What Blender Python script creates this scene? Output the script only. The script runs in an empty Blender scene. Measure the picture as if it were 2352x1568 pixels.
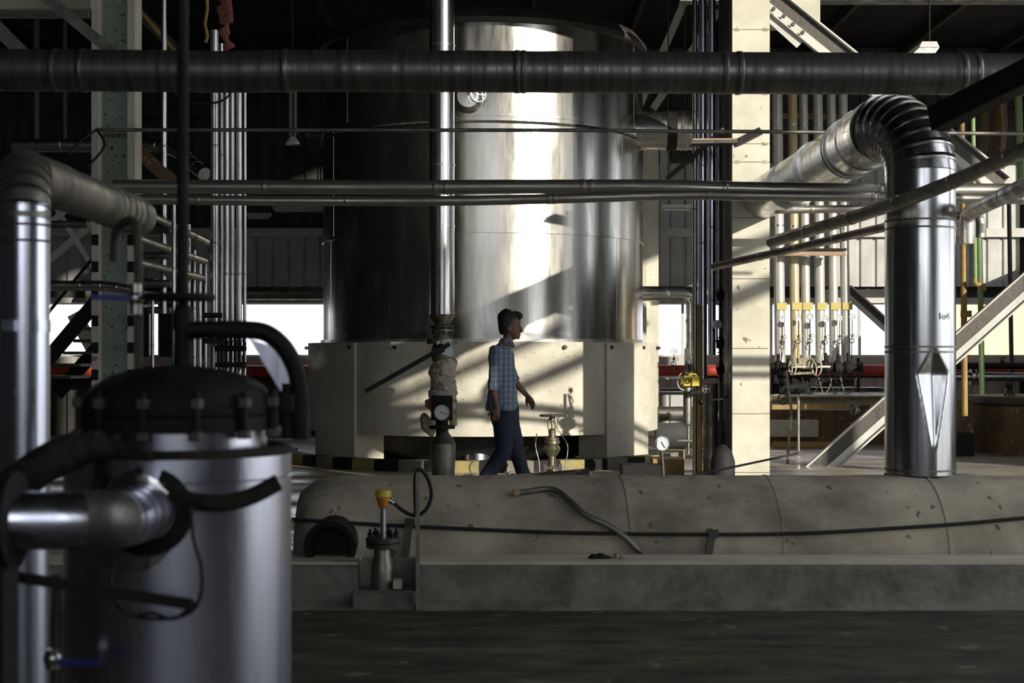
import bpy, bmesh, math, random
from mathutils import Vector, Matrix, Quaternion
random.seed(7)
PI = math.pi
R = math.radians
V = Vector
SC = bpy.context.scene
COL = SC.collection

# ---------------------------------------------------------------- camera, sky, sun, exposure
CAMZ = 1.43
F = 3500.0                       # focal length in pixels of the 2352 px wide frame
cam = bpy.data.cameras.new('camera')
cam.lens = F / 2352 * 36
cam.sensor_width = 36
cam.shift_y = 36 / 2352
cam.clip_end = 500
cam.dof.use_dof = True
cam.dof.focus_distance = 16.0
cam.dof.aperture_fstop = 3.6
camo = bpy.data.objects.new('camera', cam)
camo.location = (0, 0, CAMZ)
camo.rotation_euler = (PI / 2, 0, 0)
COL.objects.link(camo)
SC.camera = camo

w = bpy.data.worlds.new('sky')
SC.world = w
w.use_nodes = True
bg = w.node_tree.nodes['Background']
bg.inputs[0].default_value = (0.92, 0.95, 1.0, 1)
bg.inputs[1].default_value = 2.1

sun = bpy.data.lights.new('sun', 'SUN')
sun.energy = 5.2
sun.angle = R(0.6)
sun.color = (1.0, 0.93, 0.80)
suno = bpy.data.objects.new('sun', sun)
K = 0.31                         # fall of the sun rays per metre of depth
suno.rotation_mode = 'QUATERNION'
suno.rotation_quaternion = V((-0.727, 1.0, -K)).to_track_quat('-Z', 'Y')
suno.location = (12, -8, 9)
COL.objects.link(suno)

SC.view_settings.view_transform = 'Standard'
SC.view_settings.look = 'None'
SC.view_settings.gamma = 1
SC.view_settings.use_curve_mapping = False
SC.view_settings.exposure = 0.0
try:
    SC.cycles.max_bounces = 7
    SC.cycles.glossy_bounces = 4
    SC.cycles.diffuse_bounces = 3
    SC.cycles.transparent_max_bounces = 8
    SC.cycles.use_denoising = True
    SC.cycles.sample_clamp_indirect = 6
except Exception:
    pass

def P(px, py, D):
    """the point at depth D metres that the lens sees at (px, py)"""
    return V(((px - 1176) / F * D, D, CAMZ + (820 - py) / F * D))

ORD = ['first', 'second', 'third', 'fourth', 'fifth', 'sixth', 'seventh']
def S(D):
    return D / F

# ---------------------------------------------------------------- mesh builder
class MB:
    def __init__(s):
        s.v = []; s.f = []
    def add(s, vs, fs):
        o = len(s.v)
        s.v += [V(a) for a in vs]
        s.f += [tuple(i + o for i in f) for f in fs]
        return s
    def box(s, lo, hi):
        (a, b, c), (d, e, f) = lo, hi
        return s.add([(a,b,c),(d,b,c),(d,e,c),(a,e,c),(a,b,f),(d,b,f),(d,e,f),(a,e,f)],
                     [(0,3,2,1),(4,5,6,7),(0,1,5,4),(1,2,6,5),(2,3,7,6),(3,0,4,7)])
    def bar(s, p, q, w_, h_, up=(0, 0, 1)):
        """box section from p to q: w_ across, h_ along up"""
        p = V(p); q = V(q); t = (q - p).normalized(); u = V(up)
        sd = t.cross(u)
        if sd.length < 1e-4:
            sd = t.cross(V((1, 0, 0)))
        sd.normalize(); u = sd.cross(t).normalized()
        a = sd * w_ / 2; b = u * h_ / 2
        vs = [p - a - b, p + a - b, p + a + b, p - a + b, q - a - b, q + a - b, q + a + b, q - a + b]
        return s.add(vs, [(0,1,2,3),(7,6,5,4),(0,4,5,1),(1,5,6,2),(2,6,7,3),(3,7,4,0)])
    def loft(s, pts, rad, n=16, side=None, cap=True):
        """tube through pts; rad = number, list of numbers, or list of (across, along-side) pairs"""
        pts = [V(p) for p in pts]; m = len(pts)
        if not isinstance(rad, (list, tuple)):
            rad = [rad] * m
        tan = []
        for i in range(m):
            a = pts[max(i - 1, 0)]; b = pts[min(i + 1, m - 1)]
            t = (b - a)
            tan.append(t.normalized() if t.length > 1e-9 else (tan[-1] if tan else V((0, 0, 1))))
        ref = V(side) if side else (V((0, 0, 1)) if abs(tan[0].z) < 0.9 else V((0, 1, 0)))
        base = len(s.v)
        nrm = (ref - tan[0] * ref.dot(tan[0])).normalized()
        for i in range(m):
            nrm = (nrm - tan[i] * nrm.dot(tan[i]))
            nrm = nrm.normalized() if nrm.length > 1e-6 else tan[i].orthogonal().normalized()
            if side:
                k = V(side) - tan[i] * V(side).dot(tan[i])
                if k.length > 0.2:
                    nrm = k.normalized()
            bi = tan[i].cross(nrm)
            r = rad[i]
            ra, rb = r if isinstance(r, (tuple, list)) else (r, r)
            for j in range(n):
                a = 2 * PI * j / n
                s.v.append(pts[i] + bi * (ra * math.cos(a)) + nrm * (rb * math.sin(a)))
        for i in range(m - 1):
            for j in range(n):
                k = (j + 1) % n
                s.f.append((base + i * n + j, base + i * n + k, base + (i + 1) * n + k, base + (i + 1) * n + j))
        if cap:
            s.f.append(tuple(base + j for j in reversed(range(n))))
            s.f.append(tuple(base + (m - 1) * n + j for j in range(n)))
        return s
    def cyl(s, p, q, r, r2=None, n=20):
        return s.loft([p, q], [r, r if r2 is None else r2], n)
    def lathe(s, o, ax, prof, n=28, a0=0, a1=2 * PI, closed=True):
        """prof = [(radius, height along ax)]"""
        o = V(o); ax = V(ax).normalized(); e = ax.orthogonal().normalized() if abs(ax.z) < .99 else V((1, 0, 0))
        g = ax.cross(e); base = len(s.v)
        full = abs(a1 - a0 - 2 * PI) < 1e-6
        nn = n if full else n + 1
        for (r, h) in prof:
            for j in range(nn):
                a = a0 + (a1 - a0) * j / n
                s.v.append(o + ax * h + (e * math.cos(a) + g * math.sin(a)) * r)
        for i in range(len(prof) - 1):
            for j in range(n):
                k = (j + 1) % nn if full else j + 1
                s.f.append((base + i * nn + j, base + i * nn + k, base + (i + 1) * nn + k, base + (i + 1) * nn + j))
        return s
    def ball(s, c, r, n=12, sc=(1, 1, 1)):
        c = V(c); m = max(6, n // 2); base = len(s.v)
        for i in range(m + 1):
            t = PI * i / m
            rr = max(math.sin(t), 1e-3)
            for j in range(n):
                a = 2 * PI * j / n
                s.v.append(c + V((rr * math.cos(a) * r * sc[0], rr * math.sin(a) * r * sc[1], math.cos(t) * r * sc[2])))
        for i in range(m):
            for j in range(n):
                k = (j + 1) % n
                s.f.append((base + i * n + j, base + (i + 1) * n + j, base + (i + 1) * n + k, base + i * n + k))
        return s
    def torus(s, c, ax, Rr, r, n=28, m=8, a0=0, a1=2 * PI):
        ax = V(ax).normalized(); e = ax.orthogonal().normalized(); g = ax.cross(e)
        full = abs(a1 - a0 - 2 * PI) < 1e-6
        base = len(s.v); nn = n if full else n + 1
        for i in range(nn):
            a = a0 + (a1 - a0) * i / n
            d = e * math.cos(a) + g * math.sin(a)
            for j in range(m):
                b = 2 * PI * j / m
                s.v.append(V(c) + d * (Rr + r * math.cos(b)) + ax * (r * math.sin(b)))
        for i in range(n):
            k = (i + 1) % nn
            for j in range(m):
                l = (j + 1) % m
                s.f.append((base + i * m + j, base + k * m + j, base + k * m + l, base + i * m + l))
        return s
    def slab(s, poly, t):
        """flat polygon given thickness vector t"""
        n = len(poly); t = V(t)
        vs = [V(p) for p in poly] + [V(p) + t for p in poly]
        return s.add(vs, [tuple(reversed(range(n))), tuple(range(n, 2 * n))] + [(i, (i + 1) % n, n + (i + 1) % n, n + i) for i in range(n)])

def link(name, mb, m, parent=None, loc=None, ang=38, smooth=True):
    me = bpy.data.meshes.new(name)
    off = V(parent.matrix_world_loc) if False else None
    base = V(loc) if loc is not None else (V(parent['_o']) if parent is not None and '_o' in parent else V((0, 0, 0)))
    me.from_pydata([tuple(a - base) for a in mb.v], [], mb.f)
    bm = bmesh.new(); bm.from_mesh(me)
    bmesh.ops.recalc_face_normals(bm, faces=bm.faces)
    bm.to_mesh(me); bm.free()
    if smooth:
        for p in me.polygons:
            p.use_smooth = True
        me.set_sharp_from_angle(angle=R(ang))
    me.materials.append(m)
    o = bpy.data.objects.new(name, me)
    COL.objects.link(o)
    if parent is not None:
        o.parent = parent
        o['_o'] = tuple(base)
    else:
        o.location = base
    return o

def tag(o, label=None, cat=None, group=None, kind=None):
    if label: o['label'] = label
    if cat: o['category'] = cat
    if group: o['group'] = group
    if kind: o['kind'] = kind
    return o

def thing(name, label, cat, loc, group=None):
    o = bpy.data.objects.new(name, None)
    o.empty_display_size = 0.1
    COL.objects.link(o)
    o.location = V(loc); o['_o'] = tuple(V(loc))
    return tag(o, label, cat, group)

def solo(name, label, cat, mb, m, group=None, ang=38, smooth=True):
    c = sum(mb.v, V((0, 0, 0))) / len(mb.v)
    c.z = min(a.z for a in mb.v)
    o = link(name, mb, m, None, c, ang, smooth)
    return tag(o, label, cat, group)

def struct(name, mb, m, smooth=False):
    o = link(name, mb, m, None, None, 38, smooth)
    o['kind'] = 'structure'; o['_o'] = (0, 0, 0)
    return o

def copy_tree(o, parent=None):
    c = o.copy(); COL.objects.link(c)
    if parent is not None: c.parent = parent
    for ch in list(o.children):
        copy_tree(ch, c)
    return c

def arc_path(pts, rad, n=8):
    """polyline with rounded corners"""
    pts = [V(p) for p in pts]; out = [pts[0]]
    for i in range(1, len(pts) - 1):
        a, b, c = pts[i - 1], pts[i], pts[i + 1]
        u = (a - b); v = (c - b)
        r = min(rad, u.length * .49, v.length * .49)
        p0 = b + u.normalized() * r; p1 = b + v.normalized() * r
        for k in range(n + 1):
            t = k / n
            out.append(p0 * (1 - t) ** 2 + b * 2 * t * (1 - t) + p1 * t * t)
    out.append(pts[-1])
    return out

def spline(pts, n=8):
    pts = [V(p) for p in pts]; q = [pts[0] * 2 - pts[1]] + pts + [pts[-1] * 2 - pts[-2]]; out = []
    for i in range(1, len(q) - 2):
        for k in range(n):
            t = k / n
            a, b, c, d = q[i - 1], q[i], q[i + 1], q[i + 2]
            out.append(0.5 * ((2 * b) + (c - a) * t + (2 * a - 5 * b + 4 * c - d) * t * t + (3 * b - a - 3 * c + d) * t ** 3))
    out.append(pts[-1])
    return out

def along(path, f):
    L = [0]
    for a, b in zip(path, path[1:]):
        L.append(L[-1] + (b - a).length)
    d = f * L[-1]
    for i in range(len(path) - 1):
        if d <= L[i + 1] + 1e-9:
            k = (d - L[i]) / max(L[i + 1] - L[i], 1e-9)
            return path[i].lerp(path[i + 1], k), (path[i + 1] - path[i]).normalized()
    return path[-1], (path[-1] - path[-2]).normalized()

# ---------------------------------------------------------------- materials
def M(name, c1, c2=None, sc=4.0, stretch=(1, 1, 1), rough=.6, rough2=None, metal=0.0, bump=0.0, bsc=None,
      bstretch=None, detail=6, lo=.35, hi=.65, c3=None, spots=0.0, spot_sc=30, aniso=0, spec=None):
    m = bpy.data.materials.new(name); m.use_nodes = True
    nt = m.node_tree; N = nt.nodes; L = nt.links
    b = N['Principled BSDF']
    b.inputs['Metallic'].default_value = metal
    b.inputs['Roughness'].default_value = rough
    if spec is not None: b.inputs['Specular IOR Level'].default_value = spec
    b.inputs['Base Color'].default_value = (*c1, 1)
    tc = N.new('ShaderNodeTexCoord')
    def mp(st):
        n = N.new('ShaderNodeMapping'); n.inputs['Scale'].default_value = st
        L.new(tc.outputs['Object'], n.inputs['Vector']); return n
    if c2 is not None or rough2 is not None:
        mm = mp(stretch)
        no = N.new('ShaderNodeTexNoise'); no.inputs['Scale'].default_value = sc; no.inputs['Detail'].default_value = detail
        no.inputs['Roughness'].default_value = .62
        L.new(mm.outputs[0], no.inputs['Vector'])
        cr = N.new('ShaderNodeMapRange'); cr.inputs[1].default_value = lo; cr.inputs[2].default_value = hi
        L.new(no.outputs[0], cr.inputs[0])
        col = None
        if c2 is not None:
            mx = N.new('ShaderNodeMix'); mx.data_type = 'RGBA'
            L.new(cr.outputs[0], mx.inputs[0])
            mx.inputs[6].default_value = (*c1, 1); mx.inputs[7].default_value = (*c2, 1)
            col = mx.outputs[2]
            if c3 is not None:
                n2 = N.new('ShaderNodeTexNoise'); n2.inputs['Scale'].default_value = spot_sc; n2.inputs['Detail'].default_value = 3
                L.new(tc.outputs['Object'], n2.inputs['Vector'])
                r2 = N.new('ShaderNodeMapRange'); r2.inputs[1].default_value = .70 - spots; r2.inputs[2].default_value = .73 - spots * .9
                L.new(n2.outputs[0], r2.inputs[0])
                m3 = N.new('ShaderNodeMix'); m3.data_type = 'RGBA'
                L.new(r2.outputs[0], m3.inputs[0]); L.new(col, m3.inputs[6]); m3.inputs[7].default_value = (*c3, 1)
                col = m3.outputs[2]
            L.new(col, b.inputs['Base Color'])
        if rough2 is not None:
            rr = N.new('ShaderNodeMapRange'); rr.inputs[3].default_value = rough; rr.inputs[4].default_value = rough2
            L.new(cr.outputs[0], rr.inputs[0]); L.new(rr.outputs[0], b.inputs['Roughness'])
    if bump:
        bm_ = mp(bstretch or stretch)
        n3 = N.new('ShaderNodeTexNoise'); n3.inputs['Scale'].default_value = bsc or sc * 2; n3.inputs['Detail'].default_value = 5
        L.new(bm_.outputs[0], n3.inputs['Vector'])
        bu = N.new('ShaderNodeBump'); bu.inputs['Strength'].default_value = bump; bu.inputs['Distance'].default_value = .02
        L.new(n3.outputs[0], bu.inputs['Height']); L.new(bu.outputs[0], b.inputs['Normal'])
    return m

MT = {}
MT['tank'] = M('tank_steel', (.50, .49, .455), (.40, .39, .36), 2.6, (2, 2, .3), .17, .30, 1, .16, .8, (3, 3, .22))
MT['lag'] = M('aluminium_lagging', (.62, .62, .60), (.42, .42, .40), 5, (1, 1, 1), .20, .40, 1, .10, 6, (1, 1, 1))
MT['lagv'] = M('aluminium_lagging_upright', (.66, .66, .66), (.45, .45, .45), 9, (2, 2, .2), .20, .30, 1, .03, 4, (2, 2, .1))
MT['fat'] = M('shiny_lagging', (.68, .69, .70), (.50, .51, .53), 7, (2, 2, .12), .15, .30, 1, .10, 3.5, (2.4, 2.4, .1))
MT['lit'] = M('sunlit_lagging', (.66, .65, .61), (.50, .49, .45), 6, (1, 1, .4), .38, .5, .45)  # sunlight put into the lagging: paler and less metallic, for the tagged pipes
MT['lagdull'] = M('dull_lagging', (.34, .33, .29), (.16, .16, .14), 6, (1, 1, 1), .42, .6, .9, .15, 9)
MT['lagh'] = M('sideways_lagging', (.62, .60, .55), (.34, .32, .27), 3, (.5, 3, 3), .28, .5, .88, .10, 5)
MT['grime'] = M('grimy_lagging', (.24, .245, .225), (.09, .095, .085), 6, (3.5, .3, .3), .34, .55, .8, .05, 14, (4, .4, .4))
MT['blue'] = M('bluish_steel', (.76, .79, .92), (.56, .59, .70), 5, (2, 2, .15), .20, .34, 1, .12, 5, (2, 2, .2))
MT['cream'] = M('cream_paint', (.64, .62, .52), (.52, .50, .40), 3, (1, 1, 1), .6, .8, 0, .12, 14, c3=(.24, .20, .13), spots=.02, spot_sc=11)
MT['plinth'] = M('cream_concrete', (.66, .63, .53), (.48, .46, .38), 2.0, (1, 1, .8), .75, .9, 0, .25, 12, c3=(.30, .27, .22), spots=.03, spot_sc=24)
MT['white'] = M('white_paint', (.60, .60, .55), (.46, .46, .42), 3, rough=.5, bump=.05)
MT['black'] = M('black_iron', (.008, .008, .009), (.018, .017, .016), 9, rough=.55, rough2=.8, metal=0, bump=.2, bsc=25, spec=.25)
MT['iron'] = M('dark_steel', (.055, .053, .05), (.11, .10, .085), 8, rough=.45, rough2=.7, metal=.6, bump=.15, bsc=20)
MT['brass'] = M('dirty_brass', (.30, .27, .18), (.12, .11, .08), 12, rough=.35, rough2=.6, metal=.8, bump=.2, bsc=25)
MT['rubber'] = M('black_rubber', (.014, .014, .016), (.03, .03, .03), 10, rough=.6, rough2=.8, bump=.2, bsc=30, spec=.3)
MT['mastic'] = M('black_mastic', (.008, .008, .007), (.035, .035, .025), 14, rough=.75, rough2=.95, bump=1.0, bsc=22, spec=.3)
MT['green'] = M('green_paint', (.26, .36, .29), (.42, .50, .42), 2, rough=.55, rough2=.75, bump=.1, c3=(.03, .035, .03), spots=.09, spot_sc=34)
MT['gpipe'] = M('green_pipe_paint', (.16, .30, .14), (.28, .36, .14), 5, rough=.45, rough2=.6)
MT['ochre'] = M('ochre_paint', (.42, .27, .07), (.26, .18, .07), 4, rough=.5, rough2=.8, bump=.1)
MT['yellow'] = M('yellow_paint', (.75, .60, .05), (.55, .42, .04), 8, rough=.45, rough2=.6)
MT['kerby'] = M('worn_kerb_yellow', (.36, .30, .10), (.22, .20, .12), 9, rough=.8)
MT['tagy'] = M('yellow_tag', (.62, .52, .17), (.48, .40, .12), 12, rough=.6)
MT['orange'] = M('orange_paint', (.70, .28, .03), (.45, .14, .02), 20, rough=.5, rough2=.7)
MT['red'] = M('red_pipe_paint', (.52, .07, .035), (.36, .04, .025), 4, rough=.45, rough2=.6)
MT['rust'] = M('rusty_steel', (.20, .125, .055), (.09, .06, .035), 3, (1, 1, .4), .75, .95, 0, .3, 12, c3=(.34, .26, .15), spots=.08, spot_sc=18)
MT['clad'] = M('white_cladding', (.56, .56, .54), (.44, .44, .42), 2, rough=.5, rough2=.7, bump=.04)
MT['shadedark'] = M('shade_dark_cladding', (.055, .053, .05), (.035, .034, .03), 2, rough=.6, rough2=.8)  # dark copy of the cladding, the wall's shade put into its colour
MT['wood'] = M('pale_board', (.45, .33, .22), (.32, .23, .14), 6, (.5, 4, 4), .7)
MT['hall'] = M('hall_steel_sheet', (.045, .045, .043), (.03, .03, .028), 2, rough=.7, rough2=.9)
MT['roof'] = M('roof_sheet', (.020, .018, .017), (.012, .011, .010), 2, rough=.7, rough2=.9)
MT['floor'] = M('dark_concrete', (.085, .075, .05), (.018, .017, .013), 2.4, (.8, 1.7, 1), .6, .9, 0, .6, 6, c3=(.17, .16, .11), spots=.05, spot_sc=5)
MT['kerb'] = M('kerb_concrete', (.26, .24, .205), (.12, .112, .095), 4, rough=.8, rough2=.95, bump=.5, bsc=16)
MT['kerbtop'] = M('pale_kerb_concrete', (.72, .67, .53), (.50, .46, .36), 6, (.5, 2, 1), .75, .9, 0, .3, 20)  # paler concrete than the kerb face, used for the cap
MT['mound'] = M('mortar_lagging', (.56, .50, .385), (.22, .20, .15), 1.9, (.8, 1, 1), rough=.75, rough2=.95, bump=1.0, bsc=3.5, lo=.36, hi=.66, c3=(.15, .13, .095), spots=.03, spot_sc=12)
MT['wet'] = M('wet_concrete', (.58, .56, .52), (.20, .15, .10), .9, (.5, 1.6, 1), .10, .75, 0, .10, 3)
MT['ground'] = M('outside_ground', (.45, .43, .38), (.38, .36, .30), .4, rough=.9)
MT['cloth'] = M('wrapping_cloth', (.50, .46, .38), (.30, .27, .22), 8, rough=.9, bump=.9, bsc=9, c3=(.12, .10, .07), spots=.05, spot_sc=9)
MT['wool'] = M('mineral_wool', (.45, .38, .24), (.25, .20, .12), 14, rough=.95, bump=1.0, bsc=30)
MT['rag'] = M('reddish_rag', (.33, .13, .10), (.22, .07, .06), 8, rough=.9, bump=.6, bsc=14)
MT['dial'] = M('dial_white', (.68, .72, .76), (.56, .61, .68), 5, rough=.35)
MT['ink'] = M('dial_ink', (.02, .02, .02), rough=.5)
MT['needle'] = M('red_needle', (.70, .05, .03), rough=.4)
MT['bluepl'] = M('blue_paint', (.02, .04, .28), (.015, .03, .2), 8, rough=.45)
MT['skin'] = M('skin', (.19, .10, .065), (.15, .08, .052), 12, rough=.5, bump=.03, bsc=60)
MT['hair'] = M('black_hair', (.010, .009, .008), (.022, .019, .016), 60, (1, 1, .25), .45, .6, 0, .6, 70, (1, 1, .3))
MT['denim'] = M('dark_denim', (.010, .014, .032), (.028, .038, .070), 5, (1, 1, .5), .8, .9, 0, .5, 14, (1, 1, .8))
MT['shoe'] = M('dark_shoe', (.02, .018, .016), (.04, .035, .03), 10, rough=.5, bump=.1)
MT['stone'] = M('pale_stone', (.34, .30, .24), (.22, .19, .15), 8, rough=.9, bump=.5, bsc=15)
MT['lampw'] = M('lamp_enamel', (.62, .62, .60), (.45, .44, .42), 6, rough=.35)
MT['weld'] = M('scorched_weld', (.20, .17, .12), (.55, .52, .42), 30, rough=.9, bump=.5, bsc=40)

def shirt_material():
    m = M('checked_shirt', (.20, .27, .36), rough=.85, bump=.35, bsc=9, sc=6)
    nt = m.node_tree; N = nt.nodes; L = nt.links; b = N['Principled BSDF']
    tc = N.new('ShaderNodeTexCoord'); sp = N.new('ShaderNodeSeparateXYZ'); L.new(tc.outputs['Object'], sp.inputs[0])
    def stripe(sock, freq, w_, ph=0.0):
        a = N.new('ShaderNodeMath'); a.operation = 'MULTIPLY_ADD'; a.inputs[1].default_value = freq; a.inputs[2].default_value = ph; L.new(sock, a.inputs[0])
        f = N.new('ShaderNodeMath'); f.operation = 'FRACT'; L.new(a.outputs[0], f.inputs[0])
        g = N.new('ShaderNodeMath'); g.operation = 'LESS_THAN'; g.inputs[1].default_value = w_; L.new(f.outputs[0], g.inputs[0])
        return g.outputs[0]
    col = None
    def mix(fac, prev, c, s_=1.0):
        mx = N.new('ShaderNodeMix'); mx.data_type = 'RGBA'
        k = N.new('ShaderNodeMath'); k.operation = 'MULTIPLY'; k.inputs[1].default_value = s_; L.new(fac, k.inputs[0])
        L.new(k.outputs[0], mx.inputs[0])
        if prev is None: mx.inputs[6].default_value = (.17, .23, .32, 1)
        else: L.new(prev, mx.inputs[6])
        mx.inputs[7].default_value = (*c, 1); return mx.outputs[2]
    for (sk, fr, w_, ph, c, s_) in [(sp.outputs[0], 22, .42, 0, (.30, .38, .46), .7), (sp.outputs[2], 19, .45, 0, (.12, .15, .22), .6),
                               (sp.outputs[0], 22, .10, .3, (.05, .06, .11), .9), (sp.outputs[2], 19, .12, .2, (.06, .07, .12), .9),
                               (sp.outputs[1], 22, .10, .3, (.05, .06, .11), .5)]:
        col = mix(stripe(sk, fr, w_, ph), col, c, s_)
    L.new(col, b.inputs['Base Color'])
    return m
MT['shirt'] = shirt_material()

def pane_material(name, tint, tr=.7):
    m = bpy.data.materials.new(name); m.use_nodes = True; nt = m.node_tree; N = nt.nodes; L = nt.links
    N.remove(N['Principled BSDF'])
    t = N.new('ShaderNodeBsdfTransparent'); t.inputs[0].default_value = (*tint, 1)
    d = N.new('ShaderNodeBsdfTranslucent'); d.inputs[0].default_value = (*tint, 1)
    x = N.new('ShaderNodeMixShader'); x.inputs[0].default_value = 1 - tr
    no = N.new('ShaderNodeTexNoise'); no.inputs['Scale'].default_value = 2.5
    tc = N.new('ShaderNodeTexCoord'); mp = N.new('ShaderNodeMapping'); mp.inputs['Scale'].default_value = (4, 1, .4)
    L.new(tc.outputs['Object'], mp.inputs[0]); L.new(mp.outputs[0], no.inputs['Vector'])
    rg = N.new('ShaderNodeMix'); rg.data_type = 'RGBA'; rg.inputs[6].default_value = (*tint, 1)
    rg.inputs[7].default_value = (min(1, tint[0] * 1.1), min(1, (tint[1] + 1) / 2), min(1, (tint[2] + 1) / 2), 1)
    L.new(no.outputs[0], rg.inputs[0]); L.new(rg.outputs[2], t.inputs[0])
    L.new(t.outputs[0], x.inputs[1]); L.new(d.outputs[0], x.inputs[2])
    L.new(x.outputs[0], N['Material Output'].inputs[0])
    return m
MT['pane'] = pane_material('clear_sheet', (.97, .98, 1.0), .9)
MT['panew'] = pane_material('orange_sheet', (1.0, .80, .50), .9)

# ================================================================ SETTING
FZ = 0.20                         # level of the rear floor
struct('floor', MB().box((-9, -8, -.2), (8.4, 8.75, 0)), MT['floor'])
struct('floor', MB().box((-9, 9.13, -.2), (8.4, 24.6, FZ)), MT['wet'])
tag(link('sun_blocker', MB().box((11, -33, -.2), (28.5, -28, 17)), MT['clad'], None, None, smooth=False), 'unseen pale block added outside behind the hall to hold off the sun', 'sun_blocker')  # added block, out of view, keeps sun from entering through the near wall
struct('ground', MB().box((-80, -80, -.5), (90, 120, -.22)), MT['ground'])

def holed(axis, at, thick, lo, hi, holes):
    """wall slab with rectangular holes; lo/hi = (u, z) corners; axis 'x' = wall across X, 'y' = wall along Y"""
    us = sorted({lo[0], hi[0], *[h[0] for h in holes], *[h[1] for h in holes]})
    zs = sorted({lo[1], hi[1], *[h[2] for h in holes], *[h[3] for h in holes]})
    mb = MB()
    for a, b in zip(us, us[1:]):
        for c, d in zip(zs, zs[1:]):
            mu = (a + b) / 2; mz = (c + d) / 2
            if any(h[0] < mu < h[1] and h[2] < mz < h[3] for h in holes):
                continue
            if axis == 'x': mb.box((a, at, c), (b, at + thick, d))
            else: mb.box((at, a, c), (at + thick, b, d))
    return mb

# right wall with open bays that let the low sun in
BAYS = [(3.2, 9.7, 2.75, 9.3), (2.5, 3.1, 6.5, 9.3), (1.65, 2.4, 3.6, 6.2), (3.2, 10.5, 0.0, 2.6), (10.7, 13.6, 1.2, 5.6), (15.5, 16.5, 2.9, 5.0), (19.1, 20.7, 3.0, 5.0), (22.3, 23.4, 3.0, 5.0)]
struct('wall_right', holed('y', 8.4, .2, (-8, -.2), (24.6, 10), BAYS), MT['hall'])
for zz, hh in ((4.62, .13), (5.08, .10)):
    struct('trim_1', MB().box((8.42, 3.2, zz), (8.55, 9.7, zz + hh)), MT['hall'])
struct('trim_3', MB().box((-3.2, 15.4, 5.50), (1.9, 15.6, 6.3)), MT['iron'])  # unseen overhead beam, added to shade the top of the tank
struct('wall_left', MB().box((-9.2, -8, -.2), (-9, 24.6, 10)), MT['hall'])
struct('wall_near', holed('x', -8.2, .2, (-9.2, -.2), (8.6, 10), [(-3.0, 8.0, 2.2, 7.6)]), MT['hall'])
struct('roof', MB().box((-9.2, -8.2, 10), (8.6, 24.6, 10.2)), MT['roof'])
struct('ceiling', MB().box((-9, 18.0, 6.32), (8.4, 24.2, 6.45)), MT['roof'])
pm = MB()
for i in range(12):
    x = -8.4 + i * 1.45
    pm = MB().bar((x, 18.0, 6.24), (x + .0, 24.0, 6.24), .07, .16)
    struct('trim_4', pm, MT['iron'])

# rear wall: window strip, cladding sheets and girts
WD = 24.0
def zat(y, D=WD): return CAMZ + (820 - y) / F * D
ZS, ZW = zat(819), zat(694)
rear = struct('wall_rear', holed('x', WD + .12, .1, (-9.2, -.2), (8.6, 10), [(-8.9, -6.6, ZS, ZW), (-5.75, -5.58, ZS, ZW), (-4.3, 8.3, ZS, ZW)]), MT['hall'])
def cladding(x0, x1, z0, z1, m, pitch=.25, n=4, D=WD):
    """one ribbed sheet"""
    mb = MB(); prof = []
    x = x0
    while x < x1 - 1e-6:
        prof += [(x, 0), (x + pitch * .70, 0), (x + pitch * .78, .035), (x + pitch * .92, .035)]
        x += pitch
    prof.append((x1, 0))
    vs = []
    for (a, b) in prof:
        a = min(a, x1)
        vs += [(a, D + b, z0), (a, D + b, z1)]
    fs = [(2 * i, 2 * i + 2, 2 * i + 3, 2 * i + 1) for i in range(len(prof) - 1)]
    mb.add(vs, fs)
    return mb
for i in range(17):
    x0 = -9 + i * 1.0
    if x0 > 7.4: continue
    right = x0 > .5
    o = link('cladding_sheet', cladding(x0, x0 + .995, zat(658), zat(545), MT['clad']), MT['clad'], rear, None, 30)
    o = link('cladding_sheet', cladding(x0, x0 + .995, zat(525), zat(375), MT['clad']), MT['clad'] if right else MT['shadedark'], rear, None, 30)  # left sheets take the dark copy, standing for the unlit side
    o = link('cladding_sheet', cladding(x0, x0 + .995, zat(372), 6.3, MT['clad']), MT['shadedark'], rear, None, 30)
    o = link('cladding_sheet', cladding(x0, x0 + .995, FZ, zat(868), MT['clad']), MT['clad'] if right else MT['shadedark'], rear, None, 30)
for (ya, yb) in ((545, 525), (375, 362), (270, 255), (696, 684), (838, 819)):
    struct('trim_5', MB().box((-9, WD - .10, zat(ya)), (8.4, WD + .02, zat(yb))), MT['white'] if ya > 400 else MT['shadedark'])  # upper girts darkened too, shade put into their colour
# window strip: frames and panes
spans = [(-8.9, -7.75), (-7.75, -6.6), (-5.75, -5.58)] + [(-4.3 + i * 1.4, -4.3 + (i + 1) * 1.4) for i in range(9)]
for wn, (x0, x1) in enumerate(spans):
    fr = MB()
    fr.box((x0, WD + .1, ZS), (x0 + .02, WD + .16, ZW)); fr.box((x1 - .02, WD + .1, ZS), (x1, WD + .16, ZW))
    fr.box((x0 + .02, WD + .1, ZS), (x1 - .02, WD + .16, ZS + .03)); fr.box((x0 + .02, WD + .1, ZW - .03), (x1 - .02, WD + .16, ZW))
    wo = struct('window_%d' % (wn + 1), fr, MT['white'])
    nk = 1 if x1 - x0 < .3 else 2
    for k in range(nk):
        a = x0 + .02 + k * (x1 - x0 - .04) / nk; b = a + (x1 - x0 - .04) / nk - .012
        link('pane', MB().box((a, WD + .125, ZS + .03), (b, WD + .13, ZW - .03)), MT['panew'] if x0 > 6.6 else MT['pane'], wo, None, smooth=False)

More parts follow.
